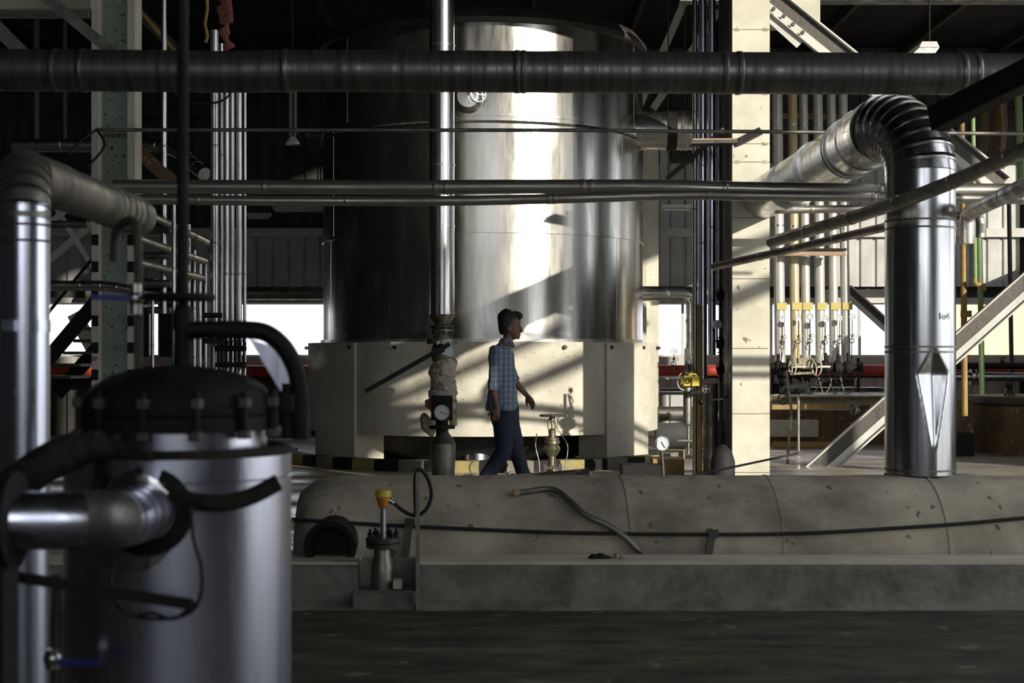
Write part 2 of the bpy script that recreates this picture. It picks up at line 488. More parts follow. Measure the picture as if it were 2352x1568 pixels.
# kerb in front of the raised floor, broken by a pit
KT = .232
def kerb(px0, px1, nm):
    x0 = (px0 - 1176) / F * 8.75; x1 = (px1 - 1176) / F * 8.75
    n = max(2, int((x1 - x0) / .12)); mb = MB(); top = MB()
    vs = []
    for i in range(n + 1):
        x = x0 + (x1 - x0) * i / n
        j = lambda a: random.uniform(-a, a)
        vs += [(x, 8.60 + j(.015), 0), (x, 8.72 + j(.01), .045 + j(.008)), (x, 8.755 + j(.006), KT - .02), (x, 8.785, KT + j(.003)), (x, 9.13, KT + .012), (x, 9.13, 0)]
    fs = []
    for i in range(n):
        for k in range(5):
            fs.append((i * 6 + k, (i + 1) * 6 + k, (i + 1) * 6 + k + 1, i * 6 + k + 1))
    fs.append(tuple(range(6))); fs.append(tuple(reversed(range(n * 6, n * 6 + 6))))
    mb.add(vs, fs)
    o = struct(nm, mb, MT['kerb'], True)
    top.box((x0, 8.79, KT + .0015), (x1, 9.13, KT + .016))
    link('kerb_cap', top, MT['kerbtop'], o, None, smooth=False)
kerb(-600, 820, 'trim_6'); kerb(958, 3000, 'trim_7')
x0 = (820 - 1176) / F * 8.75; x1 = (958 - 1176) / F * 8.75
struct('trim_8', MB().box((x0, 9.0, 0), (x1, 9.13, KT)), MT['kerb'])

# ================================================================ TANK AND ITS PLINTH
TX, TD = -.353, 18.7
tank = thing('storage_tank', 'tall round stainless storage tank with seamed courses standing on a cream concrete ring', 'tank', (TX, TD, 1.6))
def ring(rad, z0, z1, a0=0, a1=2 * PI, n=96, th=.02):
    return MB().lathe((TX, TD, 0), (0, 0, 1), [(rad, z0), (rad, z1), (rad - th, z1), (rad - th, z0), (rad, z0)], n, a0, a1)
RT = 1.95
for (za, zb, dr) in ((1.62, 2.82, 0), (2.83, 4.10, .006), (4.11, 5.12, .0)):
    sh = link('shell_course', ring(RT + dr, za, zb, n=128), MT['tank'], tank)
    for k in range(6):
        a = -PI / 2 + .18 + k * 1.05 + (za * 1.7) % 1
        c = V((TX + math.cos(a) * (RT + dr), TD + math.sin(a) * (RT + dr), za))
        link('seam', MB().bar(c + V((0, 0, .01)), c + V((0, 0, zb - za - .01)), .006, .03, (-math.sin(a), math.cos(a), 0)), MT['tank'], sh)
for z in (2.80, 4.08):
    link('seam_band', ring(RT + .014, z, z + .035, n=128), MT['tank'], tank)
link('dark_ring', MB().torus((TX, TD, 4.02), (0, 0, 1), RT + .025, .013, 128, 6), MT['iron'], tank)  # thin dark ring just under the upper seam
link('lid', MB().lathe((TX, TD, 5.12), (0, 0, 1), [(RT - .02, -.01), (RT + .05, 0), (RT + .05, .05), (RT - .05, .17), (1.2, .30), (.5, .38), (.02, .4)], 96), MT['iron'], tank)
link('foot_band', ring(RT + .03, 1.60, 1.635, n=96, th=.06), MT['lag'], tank)
# small valve mounted high on the shell
vm = P(1075, 220, 16.6)
link('manhole_cover', MB().lathe(vm + V((0, .14, .0)), (0, -1, 0), [(.0, .14), (.12, .13), (.15, .10), (.17, .02), (.17, -.05)], 32), MT['lag'], tank)
hw = MB().torus(vm + V((.11, -.03, .01)), (.3, -1, .2), .085, .009, 28, 6)
for k in range(3):
    a = k * 2 * PI / 3
    hw.bar(vm + V((.11, -.03, .01)), vm + V((.11 + .083 * math.cos(a), -.03 + .02 * math.cos(a), .01 + .083 * math.sin(a))), .008, .008)
link('handwheel', hw, MT['lag'], tank)

pl = thing('tank_plinth', 'cream concrete ring on thick piers carrying the storage tank', 'plinth', (TX, TD, FZ))
def conc_ring(r0, r1, z0, z1, a0, a1, n, wav=.004):
    mb = MB().lathe((TX, TD, 0), (0, 0, 1), [(r1, z0), (r1, z1), (r0, z1), (r0, z0), (r1, z0)], n, a0, a1)
    if abs(a1 - a0) < 6:
        for a in (a0, a1):
            c, s_ = math.cos(a), math.sin(a)
            mb.add([(TX + r * c, TD + r * s_, z) for r, z in ((r0, z0), (r1, z0), (r1, z1), (r0, z1))], [(0, 1, 2, 3)])
    return mb
link('ring_beam', conc_ring(1.80, 2.13, .565, 1.598, 0, 2 * PI, 96), MT['plinth'], pl)
for am in (-2.484, -.655, 1.0, 2.2):
    hw_ = .20
    link('pier', conc_ring(1.70, 2.16 if am < 0 else 2.12, FZ, 1.59, am - hw_, am + hw_, 12), MT['plinth'], pl)
for k in range(14):
    a = -PI / 2 + (k - 6.5) * .30
    c = V((TX + math.cos(a) * 2.13, TD + math.sin(a) * 2.13, 1.54))
    d = V((math.cos(a), math.sin(a), 0))
    link('lug', MB().cyl(c - d * .01, c + d * .05, .016, n=8).cyl(c + d * .02, c + d * .035, .026, n=6), MT['iron'], pl)
link('tank_bottom', MB().lathe((TX, TD, 0), (0, 0, 1), [(1.78, .75), (1.74, .56), (1.5, .36), (1.2, .24), (.01, .22)], 64), MT['black'], tank)
kb = thing('plinth_kerb', 'low black and yellow painted kerb around the foot of the tank plinth', 'kerb', (TX, TD, FZ))
for k in range(26):
    a0 = -PI + k * .1209; a1 = a0 + .119
    link('kerb_block', conc_ring(2.28, 2.46, FZ, FZ + .12, a0, a1, 3), MT['kerby' if k % 4 == 0 else 'kerb'] if k % 2 == 0 else MT['black'], kb)

# ================================================================ PIPES: helper
def pipe(name, label, cat, pts, rpx, m, bands=(), bend=.2, group=None, band_m=None, n=20, seg=8, bw=.018, wob=0, flange=(), raw=False):
    """pts = [(px, py, D)] or 3-D points when raw; radius rpx pixels at the first point's depth"""
    pp = [V(p) if raw else P(*p) for p in pts]
    r = rpx * S(pts[0][2]) if not raw else rpx
    path = arc_path(pp, bend, seg) if bend and len(pp) > 2 else pp
    if wob:
        q = []
        for a, b in zip(path, path[1:]):
            k = max(1, int((b - a).length / .35))
            for i in range(k):
                q.append(a.lerp(b, i / k) + V((0, 0, random.uniform(-wob, wob))))
        q.append(path[-1]); path = q
    low = min(path, key=lambda a: a.z)
    parts = list(bands) + list(flange)
    if not parts:
        o = solo(name, label, cat, MB().loft(path, r, n), m, group)
        return o, path, r
    root = thing(name, label, cat, low, group)
    link('pipe_shell', MB().loft(path, r, n), m, root)
    for f in bands:
        c, t = along(path, f)
        link('joint_band', MB().loft([c - t * bw, c - t * bw * .7, c + t * bw * .7, c + t * bw], [r * 1.01, r * 1.035 + .001, r * 1.035 + .001, r * 1.01], n), band_m or m, root)
    for f in flange:
        c, t = along(path, f)
        link('flange', MB().cyl(c - t * .012, c + t * .012, r * 1.55, n=n), MT['iron'], root)
    return root, path, r

# --- main overhead duct pipe
top, tp, tr = pipe('overhead_pipe', 'long thick grimy lagged pipe crossing the whole hall at the top', 'pipe',
    [(-250, 159, 9.0), (372, 163, 9.0), (520, 166, 9.0), (665, 162, 9.0), (2352, 171, 9.0), (2900, 174, 9.0)], 47.5, MT['grime'], bend=.15,
    bands=(.12, .14, .288, .4565, .461, .607, .618, .78, .79, .925, .938), n=40)
# --- pair of horizontal pipes crossing at mid height
pipe('crossing_pipe', 'upper of two silvery lagged pipes running straight across in front of the tank', 'pipe',
    [(262, 428, 11.0), (800, 430, 11.0), (1500, 428, 11.0), (1800, 436, 11.0), (2500, 438, 11.0), (3400, 440, 11.0)], 16.5, MT['lagh'], bend=.3, wob=.0012,
    bands=(.11, .235, .243, .343, .349, .447, .56, .566, .70, .82), n=24)
pipe('crossing_pipe', 'lower slightly sagging lagged pipe close under the upper crossing pipe', 'pipe',
    [(300, 458, 10.85), (600, 461, 10.85), (1000, 462, 10.85), (1300, 456, 10.85), (1560, 447, 10.85), (1760, 450, 10.85), (2500, 459, 10.85), (3400, 462, 10.85)], 11.5, MT['lagh'], bend=.4, wob=.0012,
    bands=(.05, .16, .31, .314, .428, .55, .66, .8), n=20)
pipe('crossing_pipe', 'short pale pipe under the pair of crossing pipes right of the column', 'pipe',
    [(1780, 482, 14.2), (2060, 478, 14.2)], 9, MT['lagh'], bands=(.3,), n=16)
pipe('thin_rail', 'thin grey conduit stretched across the hall below the overhead pipe', 'conduit',
    [(222, 298, 12.0), (1300, 299, 12.0), (2500, 308, 12.0)], 4.4, MT['lagdull'], bend=.1, n=10)

# --- large vertical pipe at right with segmented elbow
A0 = P(2119, 1100, 9.8)
XV, XR, ZR = 2.625, 2.46, 2.945
fp = thing('fat_pipe', 'very wide shiny upright pipe with a pinched dent and a segmented elbow at its top', 'pipe', (XV, 9.8, .66))
fr_ = .222
# dented cylinder
mb = MB(); n = 120; zs = [.655 + i * (2.62 - .655) / 120 for i in range(121)]
dz = CAMZ - (858 - 820) / F * 9.58
for z in zs:
    for j in range(n):
        a = 2 * PI * j / n
        d = 0
        if math.sin(a) < 0:
            xx = math.cos(a) * fr_ - .028; 
            t = z - dz
            wd = .105 * (1 - (t / .16 if t > 0 else -t / .50))
            if wd > 0:
                e = abs(xx) / wd
                if e < 1: d = .055 * (1 - e) ** .8 * (1 - (t / .16 if t > 0 else -t / .5)) ** .8
        mb.v.append(V((XV + math.cos(a) * (fr_ - d * .1), 9.8 + math.sin(a) * fr_ + d, z)))
for i in range(120):
    for j in range(n):
        k = (j + 1) % n
        mb.f.append((i * n + j, i * n + k, (i + 1) * n + k, (i + 1) * n + j))
link('pipe_shell', mb, MT['fat'], fp, ang=60)
rb = .33
turn = []
for k in range(10):
    a = k / 9 * PI / 2
    turn.append(V((XV + (XR - XV) * (1 - math.cos(a)), 9.8 + rb * (1 - math.cos(a)), ZR - rb + rb * math.sin(a))))
for k in range(9):
    a, b = turn[k], turn[k + 1]; t = (b - a).normalized()
    g = link('elbow_segment', MB().loft([a - t * .012, b + t * .012], [fr_ + .004, fr_ - .002], 48), MT['fat'], fp)
    link('lap_seam', MB().loft([b - t * .006, b + t * .006], [fr_ + .007, fr_ + .007], 48), MT['lag'], g)
link('horizontal_run', MB().loft([turn[-1], V((2.47, 12.0, ZR + .01)), V((2.475, 14.95, ZR + .05))], [fr_ - .004, .205, .20], 48), MT['fat'], fp)
for y in (10.6, 11.0, 11.08, 12.2, 13.4):
    link('joint_band', MB().loft([(2.46, y - .012, ZR), (2.46, y + .012, ZR)], [fr_ - .0, fr_ - .0], 48), MT['lag'], fp)
for py in (502, 520, 796, 808, 1082, 1095):
    z = CAMZ - (py - 820) / F * 9.6
    link('joint_band', MB().loft([(XV, 9.8, z - .006), (XV, 9.8, z + .006)], [fr_ + .004, fr_ + .004], 64), MT['lagdull'], fp)
link('base_collar', MB().loft([(XV, 9.8, .62), (XV, 9.8, .68)], [fr_ + .012, fr_ + .005], 64), MT['black'], fp)
tc_ = bpy.data.curves.new('marking', 'FONT'); tc_.body = '1o4'; tc_.size = .06; tc_.extrude = .0006; tc_.align_x = 'CENTER'
tc_.materials.append(MT['lagdull']); _t = bpy.data.objects.new('t', tc_)
to = bpy.data.objects.new('marking', bpy.data.meshes.new_from_object(_t)); COL.objects.link(to); to.parent = fp; bpy.data.objects.remove(_t)
tp_ = V((XV + .098, 9.8 - math.sqrt(fr_ ** 2 - .098 ** 2) - .003, CAMZ + (820 - 733) / F * 9.6))
to.location = tp_ - V((XV, 9.8, .66)); to.rotation_euler = (PI / 2, 0, R(26))
to['label'] = 'hand-written figures 104 in faint grey'

# --- slanting lagged pipes at right
pipe('slanting_pipe', 'lagged pipe sloping up to the right in front of the fat upright pipe', 'pipe',
    [(1772, 556, 10.9), (1990, 490, 9.6), (2150, 435, 8.85), (2352, 345, 8.0), (2480, 285, 7.6), (3000, 20, 6.6)], 13.5, MT['lagh'], bend=.5, wob=.0012, bands=(.12, .25, .37, .5, .62, .75, .86))
pipe('slanting_pipe', 'thinner lagged pipe sloping below and passing behind the fat upright pipe', 'pipe',
    [(1640, 612, 14.0), (1800, 577, 13.2), (2030, 522, 12.1), (2240, 492, 11.4), (2252, 505, 11.4), (2252, 545, 11.4)], 9, MT['lagh'], bend=.12, wob=.001, bands=(.2, .35, .5, .68))
pipe('slanting_pipe', 'short thick lagged pipe entering from the right edge with an elbow behind the fat pipe', 'pipe',
    [(2222, 560, 9.9), (2222, 490, 9.9), (2352, 428, 8.6), (2480, 365, 7.8), (3000, 105, 6.8)], 17, MT['lagh'], bend=.07, bands=(.3, .5, .72))

# --- the boxed column and its braces
XC0, XC1 = P(1682, 0, 15.0).x, P(1768, 0, 15.0).x
cl = thing('boxed_column', 'broad cream boxed steel column with scorched weld joints', 'column', ((XC0 + XC1) / 2, 15.2, FZ))
yj = [-20, 68, 215, 330, 372, 500, 640, 800, 950, 1085, 1160]
for a, b in zip(yj, yj[1:]):
    z1 = zat(a, 15.0); z0 = max(FZ, zat(b, 15.0))
    if z1 > 4.95: z1 = 6.4
    link('cover_plate', MB().box((XC0, 15.0, z0 + .003), (XC1, 15.025, z1 - .003)), MT['cream'], cl, smooth=False)
    for x in (XC0 + .045, XC1 - .045):
        w_ = MB().ball((x, 15.0, z0 + .0), .028, 10, (1.3, .10, .7))
        if a < 340: link('weld_scorch', w_, MT['weld'], cl)
link('web', MB().box((XC0 + .01, 15.026, FZ), (XC1 - .01, 15.80, 6.4)), MT['iron'], cl, smooth=False)
link('flange', MB().box((XC0 - .02, 15.80, FZ), (XC1 + .02, 15.84, 6.4)), MT['iron'], cl, smooth=False)

def channel(name, label, p, q, w_, group=None, m='white', lip=True):
    o = thing(name, label, 'brace', min(p, q, key=lambda a: a.z), group)
    up = V((0, 1, 0)); t = (q - p).normalized(); sd = t.cross(up).normalized()
    link('web', MB().bar(p, q, w_, .012, up), MT['iron'], o, smooth=False)
    for s_ in (-1, 1):
        link('flange', MB().bar(p + sd * s_ * w_ / 2 - V((0, .03, 0)), q + sd * s_ * w_ / 2 - V((0, .03, 0)), .018, .08, up), MT[m], o, smooth=False)
    link('angle', MB().bar(p - sd * w_ * .30 - V((0, .012, 0)), q - sd * w_ * .30 - V((0, .012, 0)), w_ * .34, .012, up), MT[m], o, smooth=False)
    return o
b1 = channel('brace_beam', 'pale bolted diagonal brace falling right from the top of the boxed column', P(1745, -20, 15.9), P(2300, 428, 15.9), .24)
for (x, y) in ((1775, 22), (1799, 38), (1820, 57), (1842, 76)):
    c = P(x, y, 15.84)
    link('bolt', MB().cyl(c, c + V((0, -.05, 0)), .022, n=6), MT['iron'], b1)
g = [P(1758, 20, 15.88), P(1845, 95, 15.88), P(1830, 110, 15.88), P(1758, 45, 15.88)]
link('gusset_plate', MB().slab(g, (0, .012, 0)), MT['white'], b1, smooth=False)
b2 = channel('brace_beam', 'pale diagonal brace rising right from the floor between column and fat pipe', P(1850, 1105, 17.2), P(2480, 545, 17.2), .25)
c = P(1905, 1080, 17.1); link('bolt', MB().cyl(c, c + V((0, -.06, 0)), .035, n=6), MT['iron'], b2)
b3 = channel('brace_beam', 'thin dark diagonal brace behind the row of tagged pipes', P(1944, 665, 19.5), P(2060, 770, 19.5), .13)
b4 = solo('brace_beam', 'black diagonal beam jutting in at the right edge below the overhead pipe', 'beam',
     MB().bar(P(2960, -130, 7.1), P(2150, 275, 8.9), .12, .14), MT['black'], smooth=False)
solo('brace_beam', 'shadowed diagonal strut rising to the roof right of the tank', 'brace', MB().bar(P(1470, 240, 21), P(1600, -60, 21), .10, .12, (0, 1, 0)), MT['white'], smooth=False)
solo('brace_beam', 'second shadowed strut left of the boxed column', 'brace', MB().bar(P(1500, 250, 21.5), P(1680, -20, 21.5), .10, .12, (0, 1, 0)), MT['white'], smooth=False)
solo('roof_beam', 'cream beam end above the braces at the top right', 'beam', MB().box(tuple(P(1770, 52, 16.3)), tuple(P(1867, -60, 16.7))), MT['cream'], smooth=False)
solo('roof_beam', 'pale beam crossing the very top right edge', 'beam', MB().bar(P(1560, 2, 17), P(2500, 2, 17), .2, .045), MT['lagdull'], smooth=False)
solo('brace_beam', 'thin black strut leaning between tank and dark riser pipes', 'brace', MB().bar(P(1535, 408, 16), P(1660, 300, 15), .05, .06, (0, 1, 0)), MT['iron'], smooth=False)

# --- side pipes from the tank to the right
pipe('tank_outlet', 'wide silvery pipe leaving the tank high on its right side', 'pipe',
    [(1440, 301, 18.2), (1700, 301, 18.2)], 43, MT['lag'], bands=(.12, .16, .48, .52), n=32)
solo('band_clamp', 'dark broad strap around the wide tank outlet pipe', 'strap', MB().loft([P(1530, 301, 18.2), P(1552, 301, 18.2)], [.235, .235], 32), MT['black'])
pipe('tank_outlet', 'low silvery pipe from the tank bending down by the window', 'pipe',
    [(1470, 674, 19.0), (1592, 674, 19.0), (1592, 880, 19.0)], 17, MT['lag'], bend=.16, bands=(.2, .38, .55, .8), n=24)

# --- dark riser pipes left of the boxed column
for (x, r_, y0, y1, D, m, lb) in ((1596, 5.5, -20, 1092, 15.6, 'lagv', 'slim bright riser pipe, leftmost beside the boxed column'),
        (1614, 10, -20, 870, 15.65, 'blue', 'dark steel riser pipe ending in a cap above the valve block'),
        (1635, 9, -20, 815, 15.7, 'blue', 'dark steel riser pipe nearest to the boxed column'),
        (1650, 7, 215, 700, 16.2, 'lagv', 'bright riser pipe half hidden behind the dark risers'),
        (1632, 17, 880, 1092, 15.8, 'lagdull', 'stout dull pipe standing below the dark riser pipes'),
        (1607, 6, 700, 1092, 15.5, 'ochre', 'ochre thin riser pipe beside the yellow actuator')):
    pipe('riser_pipe', lb, 'pipe', [(x, y1, D), (x, y0, D)], r_, MT[m], bands=(.15, .35, .55, .75), bw=.01, n=16)
solo('riser_pipe', 'broad pale upright pipe low between risers and column', 'pipe', MB().cyl(P(1652, 1090, 15.9), P(1652, 965, 15.9), .055), MT['white'])
br = MB().bar(P(1585, 330, 15.05), P(1690, 328, 15.05), .24, .03); br.bar(P(1690, 330, 15.0), P(1748, 300, 14.9), .05, .07)
solo('cable_tray', 'black bent support arm with a pale top clamped across the risers', 'bracket', br, MT['iron'], smooth=False)
solo('cable_tray', 'pale flat board lying on the support arm', 'board', MB().bar(P(1588, 323, 15.05), P(1688, 322, 15.05), .2, .014), MT['wood'], smooth=False)

# gauges -----------------------------------------------------------
def gauge(label, px, py, D, rpx, stem=None, face=(0, -1, 0), siphon=False, big=False, m='lag', group=None, needle=R(200)):
    c = P(px, py, D); r = rpx * S(D); f = V(face).normalized()
    o = thing('pressure_gauge', label, 'gauge', c - V((0, 0, r)), group)
    link('case', MB().lathe(c, -f, [(.001, -.001), (r * .9, 0), (r * .93, -r * .12), (r, -r * .12), (r * 1.03, 0), (r, r * .35), (r * .6, r * .5), (.001, r * .5)], 28), MT[m], o)
    dl = link('dial', MB().lathe(c + f * r * .03, -f, [(.001, 0), (r * .9, 0)], 28), MT['dial'], o)
    u = V((0, 0, 1)); sd = f.cross(u).normalized()
    mk = MB()
    for k in range(11):
        a = R(-45 + 27 * k); d = sd * math.cos(a) + u * math.sin(a)
        mk.bar(c + f * (r * .05) + d * r * .68, c + f * (r * .05) + d * r * .84, r * .05, r * .02, f)
    link('scale_marks', mk, MT['ink'], dl, smooth=False)
    d = sd * math.cos(needle) + u * math.sin(needle)
    link('needle', MB().bar(c + f * r * .08 - d * r * .25, c + f * r * .08 + d * r * .72, r * .11, r * .03, f), MT['needle' if big else 'ink'], o, smooth=False)
    if stem:
        q = [c + V((0, r * .2, -r * .95)), c + V((0, r * .2, -r * 1.5))]
        if siphon:
            z0 = c.z - r * 1.5; e = P(stem[0], stem[1], D)
            k = []
            rr = r * .75
            cc = V((c.x, c.y + r * .2, (z0 + e.z) / 2))
            for i in range(17):
                a = PI / 2 + 2 * PI * i / 16
                k.append(cc + V((rr * math.cos(a) , i * .002, rr * math.sin(a))))
            link('siphon', MB().loft([q[0], q[1]] + k + [V((cc.x, cc.y + .03, cc.z - rr)), e], r * .14, 8), MT['black'], o)
            link('cock', MB().torus(cc + V((r * .7, -.02, rr + r * .8)), (0, 1, 0), r * .55, r * .12, 16, 6).ball(cc + V((0, 0, rr + r * .8)), r * .5, 8), MT['brass' if not big else 'iron'], o)
        else:
            link('stem', MB().loft([q[0], q[1], P(stem[0], stem[1], D)], r * .22, 10), MT['iron'], o)
    return o

# --- the tall lagged pipe before the tank, its valve and wrapped joint
VP = 15.75
vx = (1015 - 1176) / F * VP
def z_(y, D=VP): return CAMZ + (820 - y) / F * D
vp = thing('valve_riser', 'tall silvery pipe before the tank with a long-levered valve and cone foot', 'pipe', (vx, VP, FZ))
q = 1 * S(VP)
link('pipe_shell', MB().loft([(vx, VP, z_(724)), (vx, VP, z_(-30))], 28.5 * q, 40), MT['lagv'], vp)
for y in (105, 300, 380, 520, 718):
    link('joint_band', MB().loft([(vx, VP, z_(y) - .012), (vx, VP, z_(y) + .012)], 29.6 * q, 40), MT['lag'], vp)
link('reducer', MB().lathe((vx, VP, 0), (0, 0, 1), [(29.5 * q, z_(722)), (28 * q, z_(728)), (17 * q, z_(745)), (17 * q, z_(775))], 32), MT['brass'], vp)
for (y, rr, h) in ((752, 28, 5), (761, 27, 5), (790, 38, 12), (778, 22, 6)):
    link('flange', MB().cyl((vx, VP, z_(y)), (vx, VP, z_(y) + h * q), rr * q, n=28), MT['iron' if y < 760 else 'brass'], vp)
for k in range(8):
    a = k * PI / 4 + .3
    c = V((vx + 23 * q * math.cos(a), VP + 23 * q * math.sin(a), z_(769)))
    link('bolt', MB().cyl(c, c + V((0, 0, 24 * q)), 3 * q, n=6), MT['iron'], vp)
link('valve_body', MB().lathe((vx, VP, 0), (0, 0, 1), [(22 * q, z_(830)), (26 * q, z_(815)), (24 * q, z_(800)), (18 * q, z_(785))], 28).ball((vx, VP - .05, z_(803)), 15 * q, 16, (1, 1, 1)), MT['brass'], vp)
cc = P(1022, 798, VP - .17)
link('valve_plate', MB().slab([cc + V((a * q, 0, b * q)) for a, b in ((-20, 14), (8, 20), (20, -6), (14, -22), (-14, -12))], (0, .02, 0)), MT['dial'], vp, smooth=False)
link('lever', MB().bar(P(1032, 790, VP - .2), P(840, 898, VP - .55), .045, .03, (0, 1, 0)).ball(P(1012, 800, VP - .19), .05, 10), MT['black'], vp)
link('lower_flange', MB().cyl((vx, VP, z_(984)), (vx, VP, z_(976)), 30 * q, n=28).cyl((vx, VP, z_(1010)), (vx, VP, z_(930)), 14 * q, n=20), MT['black'], vp)
link('cone', MB().lathe((vx + 3 * q, VP, 0), (0, 0, 1), [(29 * q, z_(1021)), (26 * q, z_(1012)), (12 * q, z_(992)), (12 * q, z_(984))], 28), MT['iron'], vp)
link('foot_can', MB().lathe((vx + 3 * q, VP, 0), (0, 0, 1), [(26 * q, FZ), (29 * q, z_(1022)), (29.5 * q, z_(1018)), (28 * q, z_(1018))], 32), MT['lagdull'], vp)
wr = MB()
for i in range(17):
    pass
pts = []; rad = []
for i in range(15):
    t = i / 14; y = 826 + t * 128
    pts.append(V((vx + (math.sin(i * 1.1) * 4 + 2) * q, VP + math.cos(i * 1.7) * .01, z_(y))))
    rad.append(((30 + 5 * math.sin(i * 2.3) + random.uniform(-3, 3)) * q * (0.8 if i in (0, 14) else 1), (29 + 4 * math.cos(i * 1.9)) * q))
wrap = solo('cloth_wrapping', 'crumpled pale cloth wrapped around the joint of the valve riser', 'wrapping', wr.loft(pts, rad, 20), MT['cloth'])
dp = wrap.modifiers.new('crumple', 'SUBSURF'); dp.levels = 2; dp.render_levels = 2
tx = bpy.data.textures.new('crumple', 'CLOUDS'); tx.noise_scale = .05
dm = wrap.modifiers.new('crumple2', 'DISPLACE'); dm.texture = tx; dm.strength = .05
wo_ = thing('torn_insulation', 'torn tufts of yellowish insulation hanging below the cloth wrapping', 'insulation', P(1010, 990, VP))
for (x, y, r_) in ((1036, 920, 13), (1044, 945, 12), (1042, 968, 10), (985, 925, 9), (978, 975, 14), (1038, 900, 12), (975, 960, 10), (990, 990, 11)):
    t_ = link('tuft', MB().ball(P(x, y, VP - .02), r_ * q, 12, (1, .8, 1.3)), MT['wool'], wo_)
    dm = t_.modifiers.new('ragged', 'SUBSURF'); dm.levels = 1; dm.render_levels = 1
    dm = t_.modifiers.new('ragged2', 'DISPLACE'); dm.texture = tx; dm.strength = .06
gauge('round pressure gauge with a red needle mounted on the valve riser below the wrapping', 1015, 947, VP - .32, 19, None, (0, -1, .05), big=True, m='iron', needle=R(195))
solo('gauge_mount', 'black square block behind the red-needled gauge', 'bracket', MB().box(tuple(P(990, 965, VP - .28)), tuple(P(1040, 908, VP - .14))), MT['black'], smooth=False)

# --- floor valve with handwheel right of the walking person
def zz(y, D=15.5): return CAMZ + (820 - y) / F * D
fv = thing('gate_valve', 'dull brass gate valve with a flat handwheel standing right of the walking person', 'valve', (P(1268, 0, 15.5).x, 15.5, FZ))
fx = P(1268, 0, 15.5).x; q2 = S(15.5)
link('pipe_stub', MB().lathe((fx, 15.5, 0), (0, 0, 1), [(17 * q2, FZ), (17 * q2, zz(1076)), (9 * q2, zz(1070)), (9 * q2, zz(1048)), (14 * q2, zz(1042)), (20 * q2, zz(1030)), (14 * q2, zz(1020)), (11 * q2, zz(1016))], 24), MT['brass'], fv)
link('flange', MB().cyl((fx, 15.5, zz(1018)), (fx, 15.5, zz(1012)), 18 * q2, n=20).cyl((fx, 15.5, zz(1011)), (fx, 15.5, zz(1005)), 16 * q2, n=20), MT['brass'], fv)
link('bonnet', MB().lathe((fx, 15.5, 0), (0, 0, 1), [(9 * q2, zz(1006)), (8 * q2, zz(996)), (9 * q2, zz(988)), (5 * q2, zz(984))], 20), MT['brass'], fv)
yk = MB()
for s_ in (-1, 1):
    yk.loft([(fx + s_ * 5 * q2, 15.5, zz(988)), (fx + s_ * 9 * q2, 15.5, zz(978)), (fx + s_ * 9 * q2, 15.5, zz(968)), (fx + s_ * 5 * q2, 15.5, zz(962))], 2.2 * q2, 8)
yk.cyl((fx, 15.5, zz(986)), (fx, 15.5, zz(952)), 2.5 * q2, n=10).cyl((fx, 15.5, zz(964)), (fx, 15.5, zz(958)), 7 * q2, n=12)
link('yoke', yk, MT['brass'], fv)
hw = MB().torus((fx, 15.5, zz(954)), (0, 0, 1), 27 * q2, 2.6 * q2, 32, 8)
for k in range(4):
    a = k * PI / 2 + .4
    hw.bar((fx, 15.5, zz(955)), (fx + 26 * q2 * math.cos(a), 15.5 + 26 * q2 * math.sin(a), zz(954)), 4 * q2, 3 * q2)
hw.cyl((fx, 15.5, zz(958)), (fx, 15.5, zz(951)), 6 * q2, n=12)
link('handwheel', hw, MT['iron'], fv)
for s_, xs in ((-1, (1238, 1230, 1236, 1240)), (1, (1283, 1302, 1298, 1296))):
    solo('thin_cable', 'thin grey cable hanging on the %s of the brass gate valve' % ('left' if s_ < 0 else 'right'), 'cable',
         MB().loft(spline([P(xs[0] + s_ * 5, 996, 15.4), P(xs[1], 1018, 15.3), P(xs[1] + 2, 1035, 15.3), P(xs[2] + 2, 1060, 15.3), P(xs[3], 1094, 15.3)]), .006, 8), MT['lagdull'])
st = MB()
for x in (1252, 1287): st.bar(P(x, 1097, 15.3), P(x, 1064, 15.3), .03, .03, (0, 1, 0))
st.bar(P(1248, 1074, 15.3), P(1291, 1074, 15.3), .02, .025)
solo('pipe_stand', 'small steel stand frame in front of the brass gate valve', 'stand', st, MT['iron'], smooth=False)

# --- metal pots and stones below the tank
solo('drain_pipe', 'dark shiny drain pipe standing under the tank ring', 'pipe', MB().loft([P(1096, 1092, 17.4), P(1096, 1055, 17.4), P(1096, 1054, 17.4), P(1096, 985, 17.4)], [.12, .12, .15, .15], 28), MT['blue'])
solo('metal_bowl', 'upturned dull metal bowl on the floor behind the legs of the person', 'bowl', MB().lathe(V((P(1150, 0, 16.4).x, 16.4, FZ)), (0, 0, 1), [(.09, 0), (.07, .05), (.02, .09), (.001, .095)], 20), MT['lag'])
for i, (x, r_) in enumerate(((1090, .05), (1120, .07), (1180, .06), (1205, .05), (1075, .04), (1220, .035))):
    c = V((P(x, 0, 15.6 + .1 * (i % 3)).x, 15.6 + .1 * (i % 3), FZ + r_ * .35))
    o = solo('stone', 'pale loose stone on the floor below the tank ring, %s from left' % ORD[(1, 2, 3, 4, 0, 5)[i]], 'stone', MB().ball(c, r_, 8, (1.3, 1, .5)), MT['stone'], group='loose stones by the tank')

